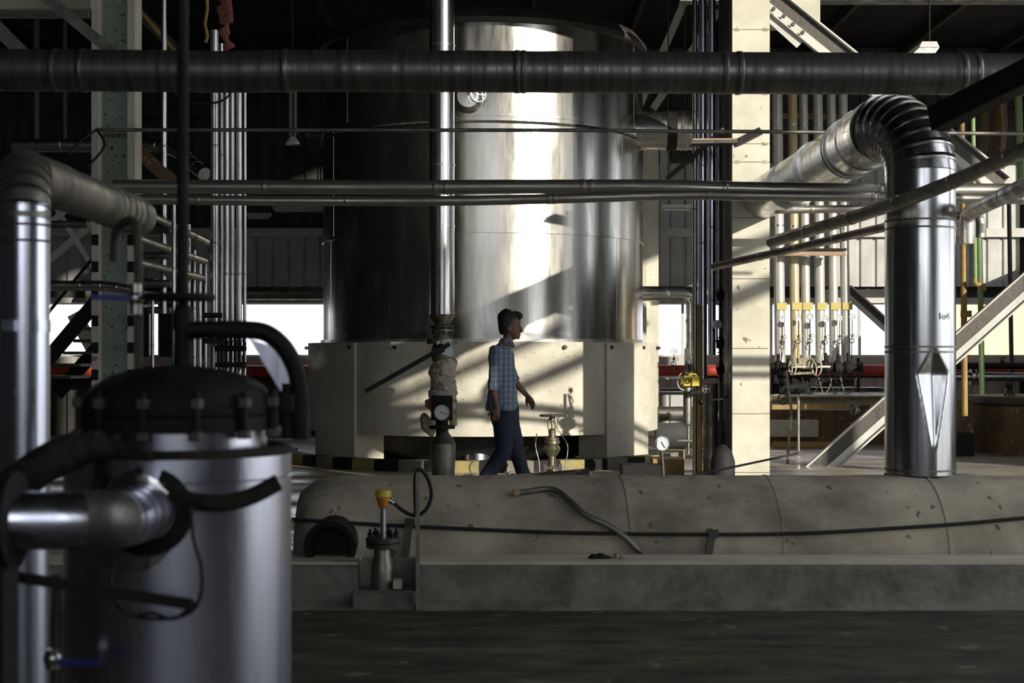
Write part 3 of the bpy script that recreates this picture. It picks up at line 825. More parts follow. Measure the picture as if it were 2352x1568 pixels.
# ================================================================ LYING DUCT
DD, DZ, DR = 9.67, .18, .50
def duct_pt(px, py, lift=0):
    d = P(px, py, 1.0) - V((0, 0, CAMZ)); o = V((0, 0, CAMZ))
    a = d.y ** 2 + d.z ** 2; b = 2 * (-DD * d.y + (CAMZ - DZ) * d.z); c = DD ** 2 + (CAMZ - DZ) ** 2 - (DR + lift) ** 2
    dis = b * b - 4 * a * c
    t = (-b - math.sqrt(max(dis, 0))) / (2 * a)
    return o + d * t
lx = P(690, 0, 9.6).x
ld = thing('lying_duct', 'huge mottled mortar-covered pipe lying on the raised floor behind the kerb', 'pipe', (0, DD, FZ))
path = []; rad = []
for i in range(80):
    x = lx + .0 + (5.2 - lx) * (i / 79) ** 1.0
    e = min(1, (x - lx) / .35)
    path.append(V((x, DD, DZ))); rad.append(DR * (.80 + .20 * math.sqrt(max(0, 1 - (1 - e) ** 2))) * (1 + .004 * math.sin(i * .9) + random.uniform(-.002, .002)))
link('pipe_shell', MB().loft(path, rad, 96), MT['mound'], ld, ang=60)
for x in (.70, 1.62, 2.62, 3.6):
    link('lap_seam', MB().lathe((x, DD, DZ), (1, .06, .02), [(DR - .003, -.012), (DR + .0035, -.010), (DR + .0035, .008), (DR - .003, .012)], 96), MT['mound'], ld)
nz = P(765, 1246, 9.15)
link('open_nozzle', MB().lathe(nz, (0, -1, -.05), [(.148, -.45), (.148, .12), (.155, .12), (.155, .16), (.120, .16), (.116, .05), (.0, .05)], 40), MT['black'], ld)

# cable across the duct with two clips
cb = [duct_pt(x, y, .012) for x, y in ((640, 1190), (720, 1195), (860, 1204), (1000, 1211), (1300, 1223), (1640, 1227), (1850, 1224), (2000, 1216), (2200, 1203), (2352, 1189), (2500, 1175), (2900, 1170))]
solo('black_cable', 'black cable strung along the front of the lying duct', 'cable', MB().loft(spline(cb, 6), .0115, 10), MT['rubber'])
for x, y0, y1 in ((941, 1190, 1282), (1638, 1215, 1275)):
    a = duct_pt(x, y0, .03); b = duct_pt(x - 10, y1 - 4, .02)
    mb = MB().bar(a, b, .045, .012, (0, 1, .4)); mb.bar(a + V((0, -.01, 0)), a + V((0, -.01, -.05)), .06, .02, (0, 1, 0))
    solo('cable_clip', 'flat steel strap holding the cable, %s' % ('beside the small capped valve' if x < 1000 else 'at the middle of the lying duct'), 'clip', mb, MT['iron'], smooth=False)
hs = [duct_pt(x, y, .02) for x, y in ((1184, 1131), (1215, 1128), (1255, 1122), (1285, 1130), (1320, 1160), (1350, 1185), (1395, 1205), (1435, 1232), (1462, 1258), (1476, 1266))]
ho = thing('rubber_hose', 'old grey rubber hose draped over the front of the lying duct', 'hose', hs[-1])
link('hose_body', MB().loft(spline(hs, 5), .019, 12), MT['lagdull'], ho)
link('hose_end', MB().loft([hs[0] - (hs[1] - hs[0]) * .15, hs[0] + (hs[1] - hs[0]) * .3], .024, 12), MT['wood'], ho)
# dark curved sheet on the duct
sh = MB(); N_ = 24
ed = []
for i in range(N_ + 1):
    t = i / N_; x = 720 + t * 635
    yt = 1104 - 2 * t - 30 * max(0, t - .35) ** 1.3 * 1.6; hb = 3 + 22 * math.exp(-((t - .88) / .16) ** 2)
    ed.append((P(x, yt, 9.95), P(x, min(yt + hb, 1111 - 8 * t), 9.70)))
for i, (a, b) in enumerate(ed):
    sh.v += [a, b, a - V((0, 0, .012)), b - V((0, 0, .012))]
for i in range(N_):
    o_ = i * 4
    sh.f += [(o_, o_ + 1, o_ + 5, o_ + 4), (o_ + 2, o_ + 6, o_ + 7, o_ + 3), (o_ + 1, o_ + 3, o_ + 7, o_ + 5), (o_, o_ + 4, o_ + 6, o_ + 2)]
sh.f += [(0, 2, 3, 1), (N_ * 4, N_ * 4 + 1, N_ * 4 + 3, N_ * 4 + 2)]
solo('rubber_strip', 'black curled strip of sheeting lying on top of the duct before the person', 'sheet', sh, MT['rubber'])
solo('thin_rod', 'thin black rod resting aslant before the boxed column', 'rod', MB().cyl(P(1590, 1092, 11), P(1832, 1041, 12.4), .009, n=8), MT['rubber'])

# things on the kerb
bl = MB()
for (x, y, r_) in ((1365, 1281, 11), (1380, 1280, 12), (1392, 1283, 10)):
    bl.ball(P(x, y, 8.95), r_ * S(8.95), 8, (1.3, 1, .9))
solo('rag_lump', 'black crumpled lump lying on the kerb', 'rag', bl, MT['mastic'])
kf = MB().ball(P(1416, 1281, 8.95), .024, 10).cyl(P(1405, 1281, 8.95), P(1428, 1279, 8.95), .014, n=10).cyl(P(1416, 1288, 8.95), P(1416, 1270, 8.95), .012, n=10).cyl(P(1426, 1284, 8.93), P(1434, 1284, 8.93), .016, n=6)
solo('pipe_fitting', 'small pale pipe fitting lying beside the black lump on the kerb', 'fitting', kf, MT['stone'])

# --- small capped valve in the pit of the kerb
PD = 8.82
def zp(y): return CAMZ + (820 - y) / F * PD
qx = S(PD); px_ = (880 - 1176) / F * PD
solo('pit_block', 'low concrete block in the pit of the kerb', 'block', MB().box((P(812, 0, 8.65).x, 8.62, 0), (P(952, 0, 8.65).x, 8.98, zp(1352))), MT['kerb'], smooth=False)
solo('broken_brick', 'rough pale broken brick beside the foot of the capped valve', 'brick', MB().box(tuple(P(903, 1352, 8.75)), tuple(P(925, 1328, 8.85))), MT['kerbtop'], smooth=False)
cv = thing('capped_valve', 'short flanged dull steel stub with a yellow and orange cap on a thin stem', 'valve', (px_, PD, zp(1350)))
link('stub', MB().lathe((px_ - 2 * qx, PD, 0), (0, 0, 1), [(26 * qx, zp(1352)), (25 * qx, zp(1300)), (19 * qx, zp(1272)), (19 * qx, zp(1256))], 28), MT['lagdull'], cv)
link('flange', MB().cyl((px_, PD, zp(1257)), (px_, PD, zp(1247)), 39 * qx, n=32), MT['iron'], cv)
link('flange', MB().cyl((px_, PD, zp(1244)), (px_, PD, zp(1234)), 40 * qx, n=32), MT['iron'], cv)
for k in range(6):
    a = k * PI / 3 + .2
    c = V((px_ + 30 * qx * math.cos(a), PD + 30 * qx * math.sin(a), zp(1260)))
    link('bolt', MB().cyl(c, c + V((0, 0, 46 * qx)), 3.2 * qx, n=6).cyl(c + V((0, 0, 30 * qx)), c + V((0, 0, 38 * qx)), 6 * qx, n=6), MT['black'], cv)
link('stem', MB().cyl((px_, PD, zp(1238)), (px_, PD, zp(1160)), 6.5 * qx, n=14), MT['blue'], cv)
link('cap_base', MB().lathe((px_, PD, 0), (0, 0, 1), [(7 * qx, zp(1168)), (12 * qx, zp(1160)), (16 * qx, zp(1142)), (16 * qx, zp(1138))], 24), MT['orange'], cv)
link('cap', MB().lathe((px_, PD, 0), (0, 0, 1), [(14 * qx, zp(1141)), (18.5 * qx, zp(1140)), (18.5 * qx, zp(1127)), (17 * qx, zp(1125)), (.001, zp(1124))], 24), MT['yellow'], cv)
link('cable_gland', MB().cyl(P(893, 1147, PD), P(906, 1155, PD), .017, n=10), MT['lag'], cv)
cp = [P(*a, PD) for a in ((903, 1153), (920, 1168), (940, 1180), (962, 1182), (982, 1165), (991, 1135), (985, 1105), (974, 1085), (963, 1078), (955, 1090), (953, 1120), (955, 1180))]
solo('flex_cable', 'black armoured cable looping from the yellow capped valve around the flat post', 'cable', MB().loft(spline(cp, 6), .0115, 10), MT['rubber'])
solo('flat_post', 'thin rusty flat bar standing in front of the kerb beside the capped valve', 'post', MB().box(tuple(P(955, 1405, 8.6)), tuple(P(964, 1085, 8.63))), MT['lagdull'], smooth=False)

# ================================================================ LEFT FOREGROUND
# wide upright pipe at left edge with elbow
fl = thing('foreground_pipe', 'wide bluish upright pipe at the left edge turning away at an elbow', 'pipe', (-1.60, 5.0, 0))
rl = .0805
link('pipe_shell', MB().loft([(-1.60, 5.0, 0), (-1.60, 5.0, 1.93)], rl, 40), MT['blue'], fl)
tn = []
for k in range(8):
    a = k / 7 * PI / 2
    tn.append(V((-1.60 - .05 * (1 - math.cos(a)), 5.0 + .17 * (1 - math.cos(a)), 1.88 + .17 * math.sin(a))))
for k in range(7):
    a, b = tn[k], tn[k + 1]; t = (b - a).normalized()
    g = link('elbow_segment', MB().loft([a - t * .004, b + t * .004], [rl + .003, rl + .001], 36), MT['lagdull'], fl)
    link('lap_seam', MB().loft([b - t * .003, b + t * .003], [rl + .005] * 2, 36), MT['iron'], g)
link('horizontal_run', MB().loft([tn[-1], V((-1.655, 6.75, 2.05))], rl + .001, 36), MT['lagdull'], fl)
for y in (5.45, 5.55, 6.2, 6.3, 6.4, 6.5, 6.6):
    link('joint_band', MB().loft([(-1.653, y - .008, 2.05), (-1.653, y + .008, 2.05)], rl + .004, 36), MT['lagdull'], fl)
for y in (515, 552):
    z = CAMZ + (820 - y) / F * 4.95
    link('joint_band', MB().loft([(-1.60, 5.0, z - .004), (-1.60, 5.0, z + .004)], rl + .003, 36), MT['iron'], fl)
z = CAMZ + (820 - 748) / F * 4.95
link('clamp', MB().loft([(-1.60, 5.0, z - .02), (-1.60, 5.0, z + .02)], rl + .004, 36).box((-1.64, 4.895, z - .018), (-1.60, 4.92, z + .018)), MT['blue'], fl)

# the filter vessel
VD = 4.3; vs_ = S(VD); vX = (411 - 1176) * vs_
def vz(y): return CAMZ + (820 - y) * vs_
ve = thing('filter_vessel', 'large bluish steel vessel in the left foreground with a bolted black domed lid', 'vessel', (vX, VD, 0))
link('body', MB().lathe((vX, VD, 0), (0, 0, 1), [(.314, 0), (.314, vz(1040)), (.30, vz(1036)), (.24, vz(1032))], 72), MT['blue'], ve)
link('weld_seam', MB().torus((vX, VD, vz(1090)), (0, 0, 1), .3145, .002, 72, 4), MT['blue'], ve)
link('rim_seal', MB().torus((vX, VD, vz(1034)), (0, 0, 1), .300, .017, 72, 8), MT['mastic'], ve)
link('neck', MB().lathe((vX, VD, 0), (0, 0, 1), [(.245, vz(1040)), (.245, vz(985)), (.255, vz(978))], 60), MT['blue'], ve)
link('lower_flange', MB().cyl((vX, VD, vz(985)), (vX, VD, vz(952)), .262, n=60), MT['black'], ve)
link('upper_flange', MB().cyl((vX, VD, vz(948)), (vX, VD, vz(925)), .262, n=60), MT['black'], ve)
link('lid', MB().lathe((vX, VD, 0), (0, 0, 1), [(.262, vz(926)), (.255, vz(905)), (.235, vz(885)), (.19, vz(862)), (.12, vz(847)), (.05, vz(840)), (.001, vz(838))], 60), MT['black'], ve)
for k in range(12):
    a = k * PI / 6 + .38
    c = V((vX + .272 * math.cos(a), VD + .272 * math.sin(a), vz(1000)))
    b_ = link('bolt', MB().cyl(c, c + V((0, 0, 105 * vs_)), .011, n=8), MT['black'], ve)
    link('nut', MB().cyl(c + V((0, 0, .085)), c + V((0, 0, .110)), .020, n=6), MT['iron'], b_)
    link('nut', MB().cyl(c, c + V((0, 0, .022)), .020, n=6), MT['iron'], b_)
sx = (420 - 1176) * vs_
link('stem_body', MB().lathe((sx, VD, 0), (0, 0, 1), [(.028, vz(842)), (.026, vz(760)), (.030, vz(750)), (.030, vz(720)), (.02, vz(700))], 24), MT['black'], ve)
link('rod', MB().cyl((sx, VD, vz(705)), (sx, VD, 3.0), .0165, n=14), MT['black'], ve)
hw = MB().torus((sx - .01, VD, vz(682)), (0, 0, 1), .092, .010, 36, 8)
for k in range(5):
    a = k * 2 * PI / 5
    hw.bar((sx, VD, vz(686)), (sx - .01 + .09 * math.cos(a), VD + .09 * math.sin(a), vz(682)), .014, .010)
link('handwheel', hw, MT['black'], ve)
link('side_pipe', MB().loft(spline([P(425, 758, VD), P(500, 757, VD), P(560, 757, VD), P(610, 764, VD), P(650, 795, VD), P(678, 845, VD), P(689, 900, VD), P(692, 960, VD), P(692, 1010, VD)], 6), .026, 20), MT['black'], ve)
link('gusset_plate', MB().slab([P(572, 778, VD), P(640, 800, VD), P(675, 880, VD), P(668, 925, VD), P(640, 890, VD)], (0, .008, 0)), MT['blue'], ve, smooth=False)
link('side_fitting', MB().cyl(P(662, 1005, VD), P(662, 880, VD), .018, n=12).cyl(P(662, 945, VD - .01), P(662, 905, VD - .01), .030, n=6), MT['black'], ve)
link('hoop_pipe', MB().loft(arc_path([P(262, 600, VD + .1), P(264, 520, VD + .08), P(310, 500, VD + .02), P(318, 560, VD), P(318, 850, VD)], .06, 8), .0125, 14), MT['iron'], ve)
cvx = P(312, 685, VD - .02)
link('valve_body', MB().ball(cvx, .024, 14).cyl(cvx - V((0, 0, .045)), cvx + V((0, 0, .04)), .017, n=12), MT['lag'], ve)
link('valve_handle', MB().bar(cvx + V((-.01, -.02, .0)), P(212, 682, VD - .04), .016, .014), MT['bluepl'], ve)
# nozzle at the front left of the vessel
n0 = P(350, 1170, VD - .25); n1 = P(290, 1190, 3.78); n2 = P(225, 1195, 3.60); n3 = P(-30, 1195, 3.55)
ax = (n1 - n0).normalized()
pad = MB(); a0 = -PI / 2 + math.asin((358 - 1176 - 411 + 1176) * vs_ / .314)
for i in range(9):
    for j in range(40):
        rr = .138 * i / 8 if i < 8 else .1385; b = 2 * PI * j / 40; an = a0 + rr * math.cos(b) / .314; q_ = .3165 if i < 8 else .313
        pad.v.append(V((vX + q_ * math.cos(an), VD + q_ * math.sin(an), vz(1172) + rr * math.sin(b))))
for i in range(8):
    for j in range(40):
        k = (j + 1) % 40; pad.f.append((i * 40 + j, i * 40 + k, (i + 1) * 40 + k, (i + 1) * 40 + j))
link('reinforcing_pad', pad, MT['fat'], ve)
link('nozzle_flange', MB().lathe(n0 + ax * .03, ax, [(.08, -.02), (.118, -.02), (.122, 0), (.118, .035), (.075, .035)], 40), MT['black'], ve)
npth = arc_path([n0, n1, n2, n3], .08, 8)
link('nozzle_stub', MB().loft(npth[:10], .0715, 36), MT['blue'], ve)
link('nozzle_bend', MB().loft(npth[8:17], .0705, 36), MT['grime'], ve)
link('nozzle_pipe', MB().loft(npth[15:], .069, 36), MT['blue'], ve)
for f in (.24, .36, .47):
    c, t = along(arc_path([n0, n1, n2, n3], .06, 8), f)
    link('joint_band', MB().loft([c - t * .004, c + t * .004], .0725, 36), MT['iron'], ve)
link('end_flange', MB().cyl(P(38, 1195, 3.55), P(5, 1195, 3.55), .115, n=32), MT['black'], ve)
link('seal_strip', MB().loft(spline([P(-60, 1175, 3.95), P(40, 1110, 3.95), P(110, 1062, 3.96), P(190, 1030, 4.0), P(270, 1034, 4.0), P(350, 1050, 3.97)], 6), [.05] * 18 + [.045, .04, .036, .032, .029, .026, .023, .02, .018, .016, .014, .012, .010], 14), MT['mastic'], ve)
solo('black_hose', 'stubby black lagged hose sticking out to the right across the vessel front', 'hose', MB().loft(spline([P(400, 1132, 3.85), P(440, 1150, 3.82), P(510, 1155, 3.82), P(575, 1140, 3.83), P(640, 1107, 3.85)], 6), .0225, 16), MT['mastic'])
solo('loop_cable', 'thin black cable hanging in a loop in front of the vessel', 'cable', MB().loft(spline([P(438, 1165, 3.6), P(445, 1240, 3.6), P(462, 1300, 3.6), P(460, 1370, 3.6), P(425, 1412, 3.6), P(340, 1420, 3.6), P(275, 1395, 3.6), P(255, 1340, 3.6), P(262, 1290, 3.6)], 6), .0048, 8), MT['rubber'])
solo('loop_cable', 'second black cable clipped under the loop at the vessel front', 'cable', MB().loft(spline([P(270, 1385, 3.58), P(300, 1412, 3.58), P(350, 1408, 3.58), P(400, 1420, 3.58), P(450, 1385, 3.58)], 6), .0048, 8), MT['rubber'])
solo('guard_rod', 'dark flat rod slanting across the lower vessel front from the left edge', 'rod', MB().bar(P(-40, 1312, 3.5), P(442, 1388, 3.55), .02, .024), MT['black'], smooth=False)
solo('guard_post', 'black post at the bottom left corner of the view', 'post', MB().box(tuple(P(-60, 2400, 3.3)), tuple(P(42, 1300, 3.4))), MT['black'], smooth=False)
dv = thing('drain_valve', 'small drain valve with a blue lever on a thin pipe left of the vessel', 'valve', P(125, 1568, 4.0))
link('pipe', MB().cyl(P(130, 2050, 4.0), P(130, 1320, 4.0), .012, n=12), MT['iron'], dv)
link('body', MB().ball(P(122, 1512, 3.98), .026, 12).cyl(P(122, 1490, 3.98), P(122, 1535, 3.98), .02, n=10), MT['lag'], dv)
link('lever', MB().bar(P(135, 1520, 3.95), P(230, 1521, 3.95), .014, .014), MT['bluepl'], dv)

# ================================================================ LEFT BACKGROUND
gc = thing('steel_column', 'green speckled steel column with cream flanges and hazard bands at left', 'column', (P(258, 0, 12).x, 12.1, FZ))
gx0, gx1 = P(210, 0, 12).x, P(310, 0, 12).x
link('flange', MB().box((gx0, 12, FZ), (gx0 + .056, 12.22, 6)), MT['cream'], gc, smooth=False)
link('flange', MB().box((gx1 - .06, 12, FZ), (gx1, 12.22, 6)), MT['cream'], gc, smooth=False)
link('web', MB().box((gx0 + .056, 12.16, FZ), (gx1 - .06, 12.19, 6)), MT['green'], gc, smooth=False)
for k in range(6):
    for x in (gx0, gx1 - .06):
        z = zat(563 + k * 62, 12)
        link('hazard_band', MB().box((x + .001, 11.995, z), (x + .055, 12.0, z + .085)), MT['black'], gc, smooth=False)
pl_ = []
VPX = [(376, 6.5, 13.0, -20, 470), (492, 9.5, 13.2, 70, 838), (508, 4.5, 13.4, 100, 838), (520, 6, 13.1, 205, 838), (533, 5.5, 13.3, 205, 838), (549, 6.5, 13.3, 205, 838), (562, 4, 13.6, 205, 838),
       (432, 6, 13.6, 515, 838), (446, 5.5, 13.8, 575, 838), (459, 5, 13.8, 600, 838), (472, 5, 13.9, 600, 838), (484, 5, 13.9, 560, 838), (316, 6, 12.6, 560, 838), (399, 5, 12.6, 450, 838), (350, 4.5, 13.2, 690, 838), (408, 4.5, 13.6, 690, 838)]
nm = ['slim silver riser high at left between column and black rod', 'widest silver riser of the left bundle', 'narrow silver riser right beside the widest of the left bundle',
      'third silver riser of the left bundle', 'fourth silver riser of the left bundle', 'bright silver riser at the right of the left bundle', 'thin dull riser closing the left bundle at right',
      'short silver riser with a cut top right of the black rod', 'short silver riser standing behind the handwheel', 'thin silver riser under the ends of the slanting pipes',
      'thin silver riser just right of the handwheel', 'thin silver riser touching the left bundle', 'thin bluish upright pipe at the right edge of the green column',
      'flat pale upright pipe just left of the black rod', 'short pale upright pipe in front of the narrow left window', 'short pale upright pipe beside the black stem']
for (x, r_, D, y0, y1), lb in zip(VPX, nm):
    zb = max(FZ, zat(y1 + 250, D))
    pp = [V((P(x, 0, D).x, D, zb)), V((P(x, 0, D).x, D, zat(y0, D)))]
    pipe('riser_pipe', lb, 'pipe', pp, r_ * S(D), MT['lagv'], bands=(.3, .52, .74), n=18, raw=True, bw=.008)
HP = [([(30, 333, 15), (395, 335, 15), (470, 400, 14.4)], 15, 'silver pipe behind the green column ending in a banded elbow', 'lag', (.2, .5, .6, .8, .86, .92)),
      ([(100, 656, 10.5), (250, 656, 10.5), (310, 668, 10.5)], 12, 'dull silver pipe crossing behind the fat left pipe', 'lag', (.4, .62, .8)),
      ([(310, 478, 12.5), (395, 518, 12.8), (482, 560, 13.6)], 9, 'silver pipe slanting down, topmost of three beside the black rod', 'lagh', (.3, .7)),
      ([(312, 545, 12.5), (395, 575, 12.8), (470, 600, 13.6)], 9, 'silver pipe slanting down, middle of three beside the black rod', 'lagh', (.3, .7)),
      ([(318, 602, 12.5), (395, 622, 12.8), (462, 638, 13.6)], 9, 'silver pipe slanting down, lowest of three beside the black rod', 'lagh', (.3, .7)),
      ([(308, 528, 13), (392, 528, 13)], 10, 'dark level pipe between the slanting pipes, upper', 'lagdull', (.5,)),
      ([(285, 587, 12.9), (392, 587, 12.9)], 8, 'dark level pipe between the slanting pipes, middle', 'lagdull', (.5,)),
      ([(295, 651, 12.9), (392, 651, 12.9)], 9, 'dark level pipe just above the handwheel height', 'lagdull', (.4,)),
      ([(340, 712, 13.4), (392, 712, 13.4)], 8, 'short dark level pipe below the handwheel', 'lagdull', (.4,)),
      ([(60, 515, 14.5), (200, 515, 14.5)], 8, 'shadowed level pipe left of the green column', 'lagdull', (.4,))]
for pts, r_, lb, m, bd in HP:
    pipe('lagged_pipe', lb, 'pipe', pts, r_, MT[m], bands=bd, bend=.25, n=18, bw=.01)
solo('wall_pipe', 'dusty thick pipe along the rear wall above the windows', 'pipe', MB().cyl(P(200, 674, 23.5), P(1760, 674, 23.5), .10, n=20), MT['lagdull'])
# valve bank under the left bundle
for k in range(7):
    c = P(500 + k * 10, 800, 13.0)
    mb = MB().ball(c, .026, 8, (1, 1, 1.2)).torus(c + V((0, -.05, .04)), (0, 1, 0), .024, .006, 12, 5).cyl(c - V((0, 0, .16)), c + V((0, 0, .10)), .012, n=8).ball(c - V((0, 0, .14)), .024, 8).loft(spline([c - V((0, 0, .1)), c + V((.02, 0, -.14)), c + V((-.01, 0, -.2))], 4), .006, 6)
    solo('small_valve', 'small black valve in the close row under the left pipe bundle, %s from left' % ORD[k], 'valve', mb, MT['black'], group='black valves under the left bundle')
mb = MB().bar(P(465, 724, 12.9), P(510, 724, 12.9), .03, .045); mb.bar(P(465, 783, 12.9), P(510, 783, 12.9), .03, .045)
solo('pipe_bracket', 'black double clamp rail holding the short left risers', 'bracket', mb, MT['black'], smooth=False)
# stair at far left
sto = thing('steel_stair', 'dark steel stair flight silhouetted against the far left windows', 'stair', P(90, 880, 17))
link('stringer', MB().bar(P(80, 860, 17), P(300, 600, 17), .04, .16, (0, 0, 1)), MT['black'], sto, smooth=False)
link('stringer', MB().bar(P(130, 905, 17.8), P(330, 680, 17.8), .04, .16, (0, 0, 1)), MT['black'], sto, smooth=False)
for k in range(9):
    a = P(100 + k * 24, 870 - k * 28, 17)
    link('tread', MB().box((a.x - .02, 17.0, a.z), (a.x + .30, 17.8, a.z + .035)), MT['iron'], sto, smooth=False)
link('handrail', MB().bar(P(60, 780, 17), P(240, 560, 17), .03, .03), MT['black'], sto, smooth=False)
for (a, b, D, w_, lb) in (((60, 560), (200, 440), 18, .06, 'thin dim strut crossing far left'), ((110, 600), (240, 490), 19, .08, 'pale dim strut far left behind the column'), ((130, 480), (230, 640), 18.5, .05, 'dim strut leaning the other way far left'),
                    ((170, 720), (235, 840), 20, .18, 'pale strut under the stair at far left')):
    solo('brace_beam', lb, 'brace', MB().bar(P(*a, D), P(*b, D), w_, .06, (0, 1, 0)), MT['clad'], smooth=False)
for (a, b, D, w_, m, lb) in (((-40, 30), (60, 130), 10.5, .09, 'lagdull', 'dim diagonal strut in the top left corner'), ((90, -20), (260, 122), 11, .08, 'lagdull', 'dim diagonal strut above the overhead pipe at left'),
                       ((300, 0), (440, 160), 13.5, .03, 'ochre', 'thin ochre-edged strut right of the green column'), ((310, 20), (520, 230), 14.5, .10, 'shadedark', 'dark strut right of the green column'),
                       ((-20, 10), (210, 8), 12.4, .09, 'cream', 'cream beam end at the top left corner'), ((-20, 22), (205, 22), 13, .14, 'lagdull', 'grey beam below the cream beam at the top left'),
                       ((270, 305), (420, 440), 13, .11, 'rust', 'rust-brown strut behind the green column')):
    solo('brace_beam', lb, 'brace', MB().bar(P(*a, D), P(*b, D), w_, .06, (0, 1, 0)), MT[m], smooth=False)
solo('hanging_pipe', 'dim hanging pipe in the dark at upper left, left one', 'pipe', MB().cyl(P(82, 320, 18.2), P(82, -110, 18.2), .05), MT['iron'])
solo('hanging_pipe', 'dim hanging pipe in the dark at upper left, right one', 'pipe', MB().cyl(P(148, 320, 18.2), P(148, -110, 18.2), .035), MT['iron'])
solo('yellow_rope', 'yellow rope hanging beside the left pipe bundle at the top', 'rope', MB().loft(spline([P(474, -20, 12.8), P(476, 20, 12.8), P(471, 55, 12.8), P(476, 80, 12.8), P(472, 98, 12.8)], 5), .014, 8), MT['ochre'])
rg = MB()
rp = spline([P(505, -20, 12.6), P(514, 10, 12.6), P(508, 35, 12.6), P(520, 55, 12.6), P(516, 80, 12.6), P(528, 112, 12.6)], 6)
rg.loft(rp, [(.035 + .014 * math.sin(i * .9), .012 + .006 * math.cos(i * 1.7)) for i in range(len(rp))], 12)
rg.loft(spline([P(520, -20, 12.55), P(526, 20, 12.55), P(528, 52, 12.55)], 5), [(.03, .008)] * 11, 8)
solo('rag', 'reddish rag hanging above the overhead pipe beside the silver bundle', 'rag', rg, MT['rag'])
solo('hanging_cable', 'thin black cable drooping below the overhead pipe at left', 'cable', MB().loft(spline([P(385, 190, 8.85), P(420, 232, 8.85), P(480, 238, 8.85), P(520, 225, 8.85), P(535, 195, 8.85)], 6), .007, 8), MT['rubber'])
for a, b, c_, lb in (((155, 355), (190, 320), (222, 298), 'thin black wire rising to the conduit, left'), ((200, 385), (240, 335), (225, 300), 'thin black wire rising to the conduit, right')):
    solo('thin_cable', lb, 'cable', MB().loft(spline([P(*a, 11.5), P(*b, 11.6), P(*c_, 11.9)], 6), .010, 8), MT['rubber'])
# lamps at left of tank
lp = thing('pendant_lamp', 'small bell-shaped lamp hanging below the overhead pipe left of the tank', 'lamp', P(672, 332, 13.5))
link('pole', MB().cyl(P(666, 318, 13.5), P(666, 205, 13.5), .018, n=12).cyl(P(676, 318, 13.6), P(676, 205, 13.6), .022, n=12), MT['iron'], lp)
link('lamp_shade', MB().lathe(P(672, 332, 13.5), (0, 0, 1), [(.064, 0), (.06, .02), (.035, .05), (.02, .07), (.001, .07)], 24), MT['lampw'], lp)
solo('lamp_bracket', 'black bracket with small fittings beside the pendant lamp', 'bracket', MB().bar(P(680, 312, 13.4), P(742, 312, 13.4), .03, .03).ball(P(702, 310, 13.4), .04, 8).cyl(P(735, 325, 13.4), P(740, 305, 13.4), .02), MT['black'])
for (x0_, y, x1_, D, lb) in ((628, 481, 745, 20, 'fluorescent batten hanging left of the tank'), (568, 497, 622, 21, 'far fluorescent batten left of the tank at the pipe bundle'), (1520, 478, 1588, 20, 'fluorescent batten right of the tank')):
    o = thing('strip_lamp', lb, 'lamp', P(x0_, y, D))
    link('housing', MB().bar(P(x0_, y - 4, D), P(x1_, y - 4, D), .12, .04), MT['lampw'], o, smooth=False)
    for xx in (x0_ + 15, x1_ - 15):
        a = P(xx, y - 6, D); link('hanger', MB().cyl(a, V((a.x, a.y, 6.33)), .008, n=6), MT['iron'], o)
    link('tube', MB().cyl(P(x0_ + 3, y + 3, D), P(x1_ - 3, y + 3, D), .018, n=10), MT['white'], o)
ul = thing('hanging_lamp', 'pale hooded lamp under the roof at upper right above the overhead pipe', 'lamp', P(2130, 118, 14))
link('hood', MB().slab([P(2118, 95, 14), P(2152, 95, 14), P(2158, 108, 14), P(2112, 108, 14)], (0, .5, 0)), MT['lampw'], ul, smooth=False)
link('glass', MB().slab([P(2112, 109, 14), P(2158, 109, 14), P(2148, 122, 14), P(2098, 122, 14)], (0, .5, 0)), MT['lag'], ul, smooth=False)

a = P(2135, 95, 14.2); link('hanger', MB().cyl(a, V((a.x, a.y, 10)), .008, n=6), MT['black'], ul)
a = P(671, 206, 13.55); link('hanger', MB().cyl(a, V((a.x, a.y, 10)), .008, n=6), MT['black'], lp)
# ================================================================ RIGHT BACKGROUND
solo('steel_stanchion', 'cream upright stanchion just right of the tank', 'column', MB().box(tuple(P(1484, 1000, 20.5)), tuple(P(1508, 345, 20.8))).box(tuple(P(1476, 1000, 20.3)), tuple(P(1482, 345, 20.5))), MT['cream'], smooth=False)
solo('steel_stanchion', 'white broad upright between rear windows right of the dark stanchion', 'column', MB().box(tuple(P(1516, 690, 23.6)), tuple(P(1536, 345, 23.7))), MT['white'], smooth=False)
solo('red_pipe', 'long red painted pipe along the rear wall under the windows', 'pipe', MB().cyl(P(100, 852, 23.3), P(2500, 850, 23.3), .085, n=24), MT['red'])
solo('rear_pipe', 'grey pipe on the rear wall just below the red pipe, behind the tank right', 'pipe', MB().cyl(P(1500, 899, 22.8), P(1680, 899, 22.8), .05, n=16), MT['lag'])
solo('rear_pipe', 'very thick pale pipe lying low right behind the tank', 'pipe', MB().cyl(P(1505, 1000, 19.2), P(1680, 1000, 19.2), .16, n=24), MT['white'])
solo('rear_pipe', 'grey pipe at mid height behind the yellow actuator', 'pipe', MB().cyl(P(1500, 950, 21), P(1680, 950, 21), .10, n=20), MT['lagdull'])
solo('rear_pipe', 'pale shiny thick pipe on the rack below the tagged pipes', 'pipe', MB().loft(arc_path([P(1770, 906, 20.2), P(2030, 906, 20.2), P(2042, 930, 20.2)], .1), .098, 24), MT['lag'])
solo('rack_beam', 'yellow ochre rack beam under the thick pale pipe', 'beam', MB().bar(P(1770, 934, 20.0), P(2038, 930, 20.0), .25, .06), MT['ochre'], smooth=False)
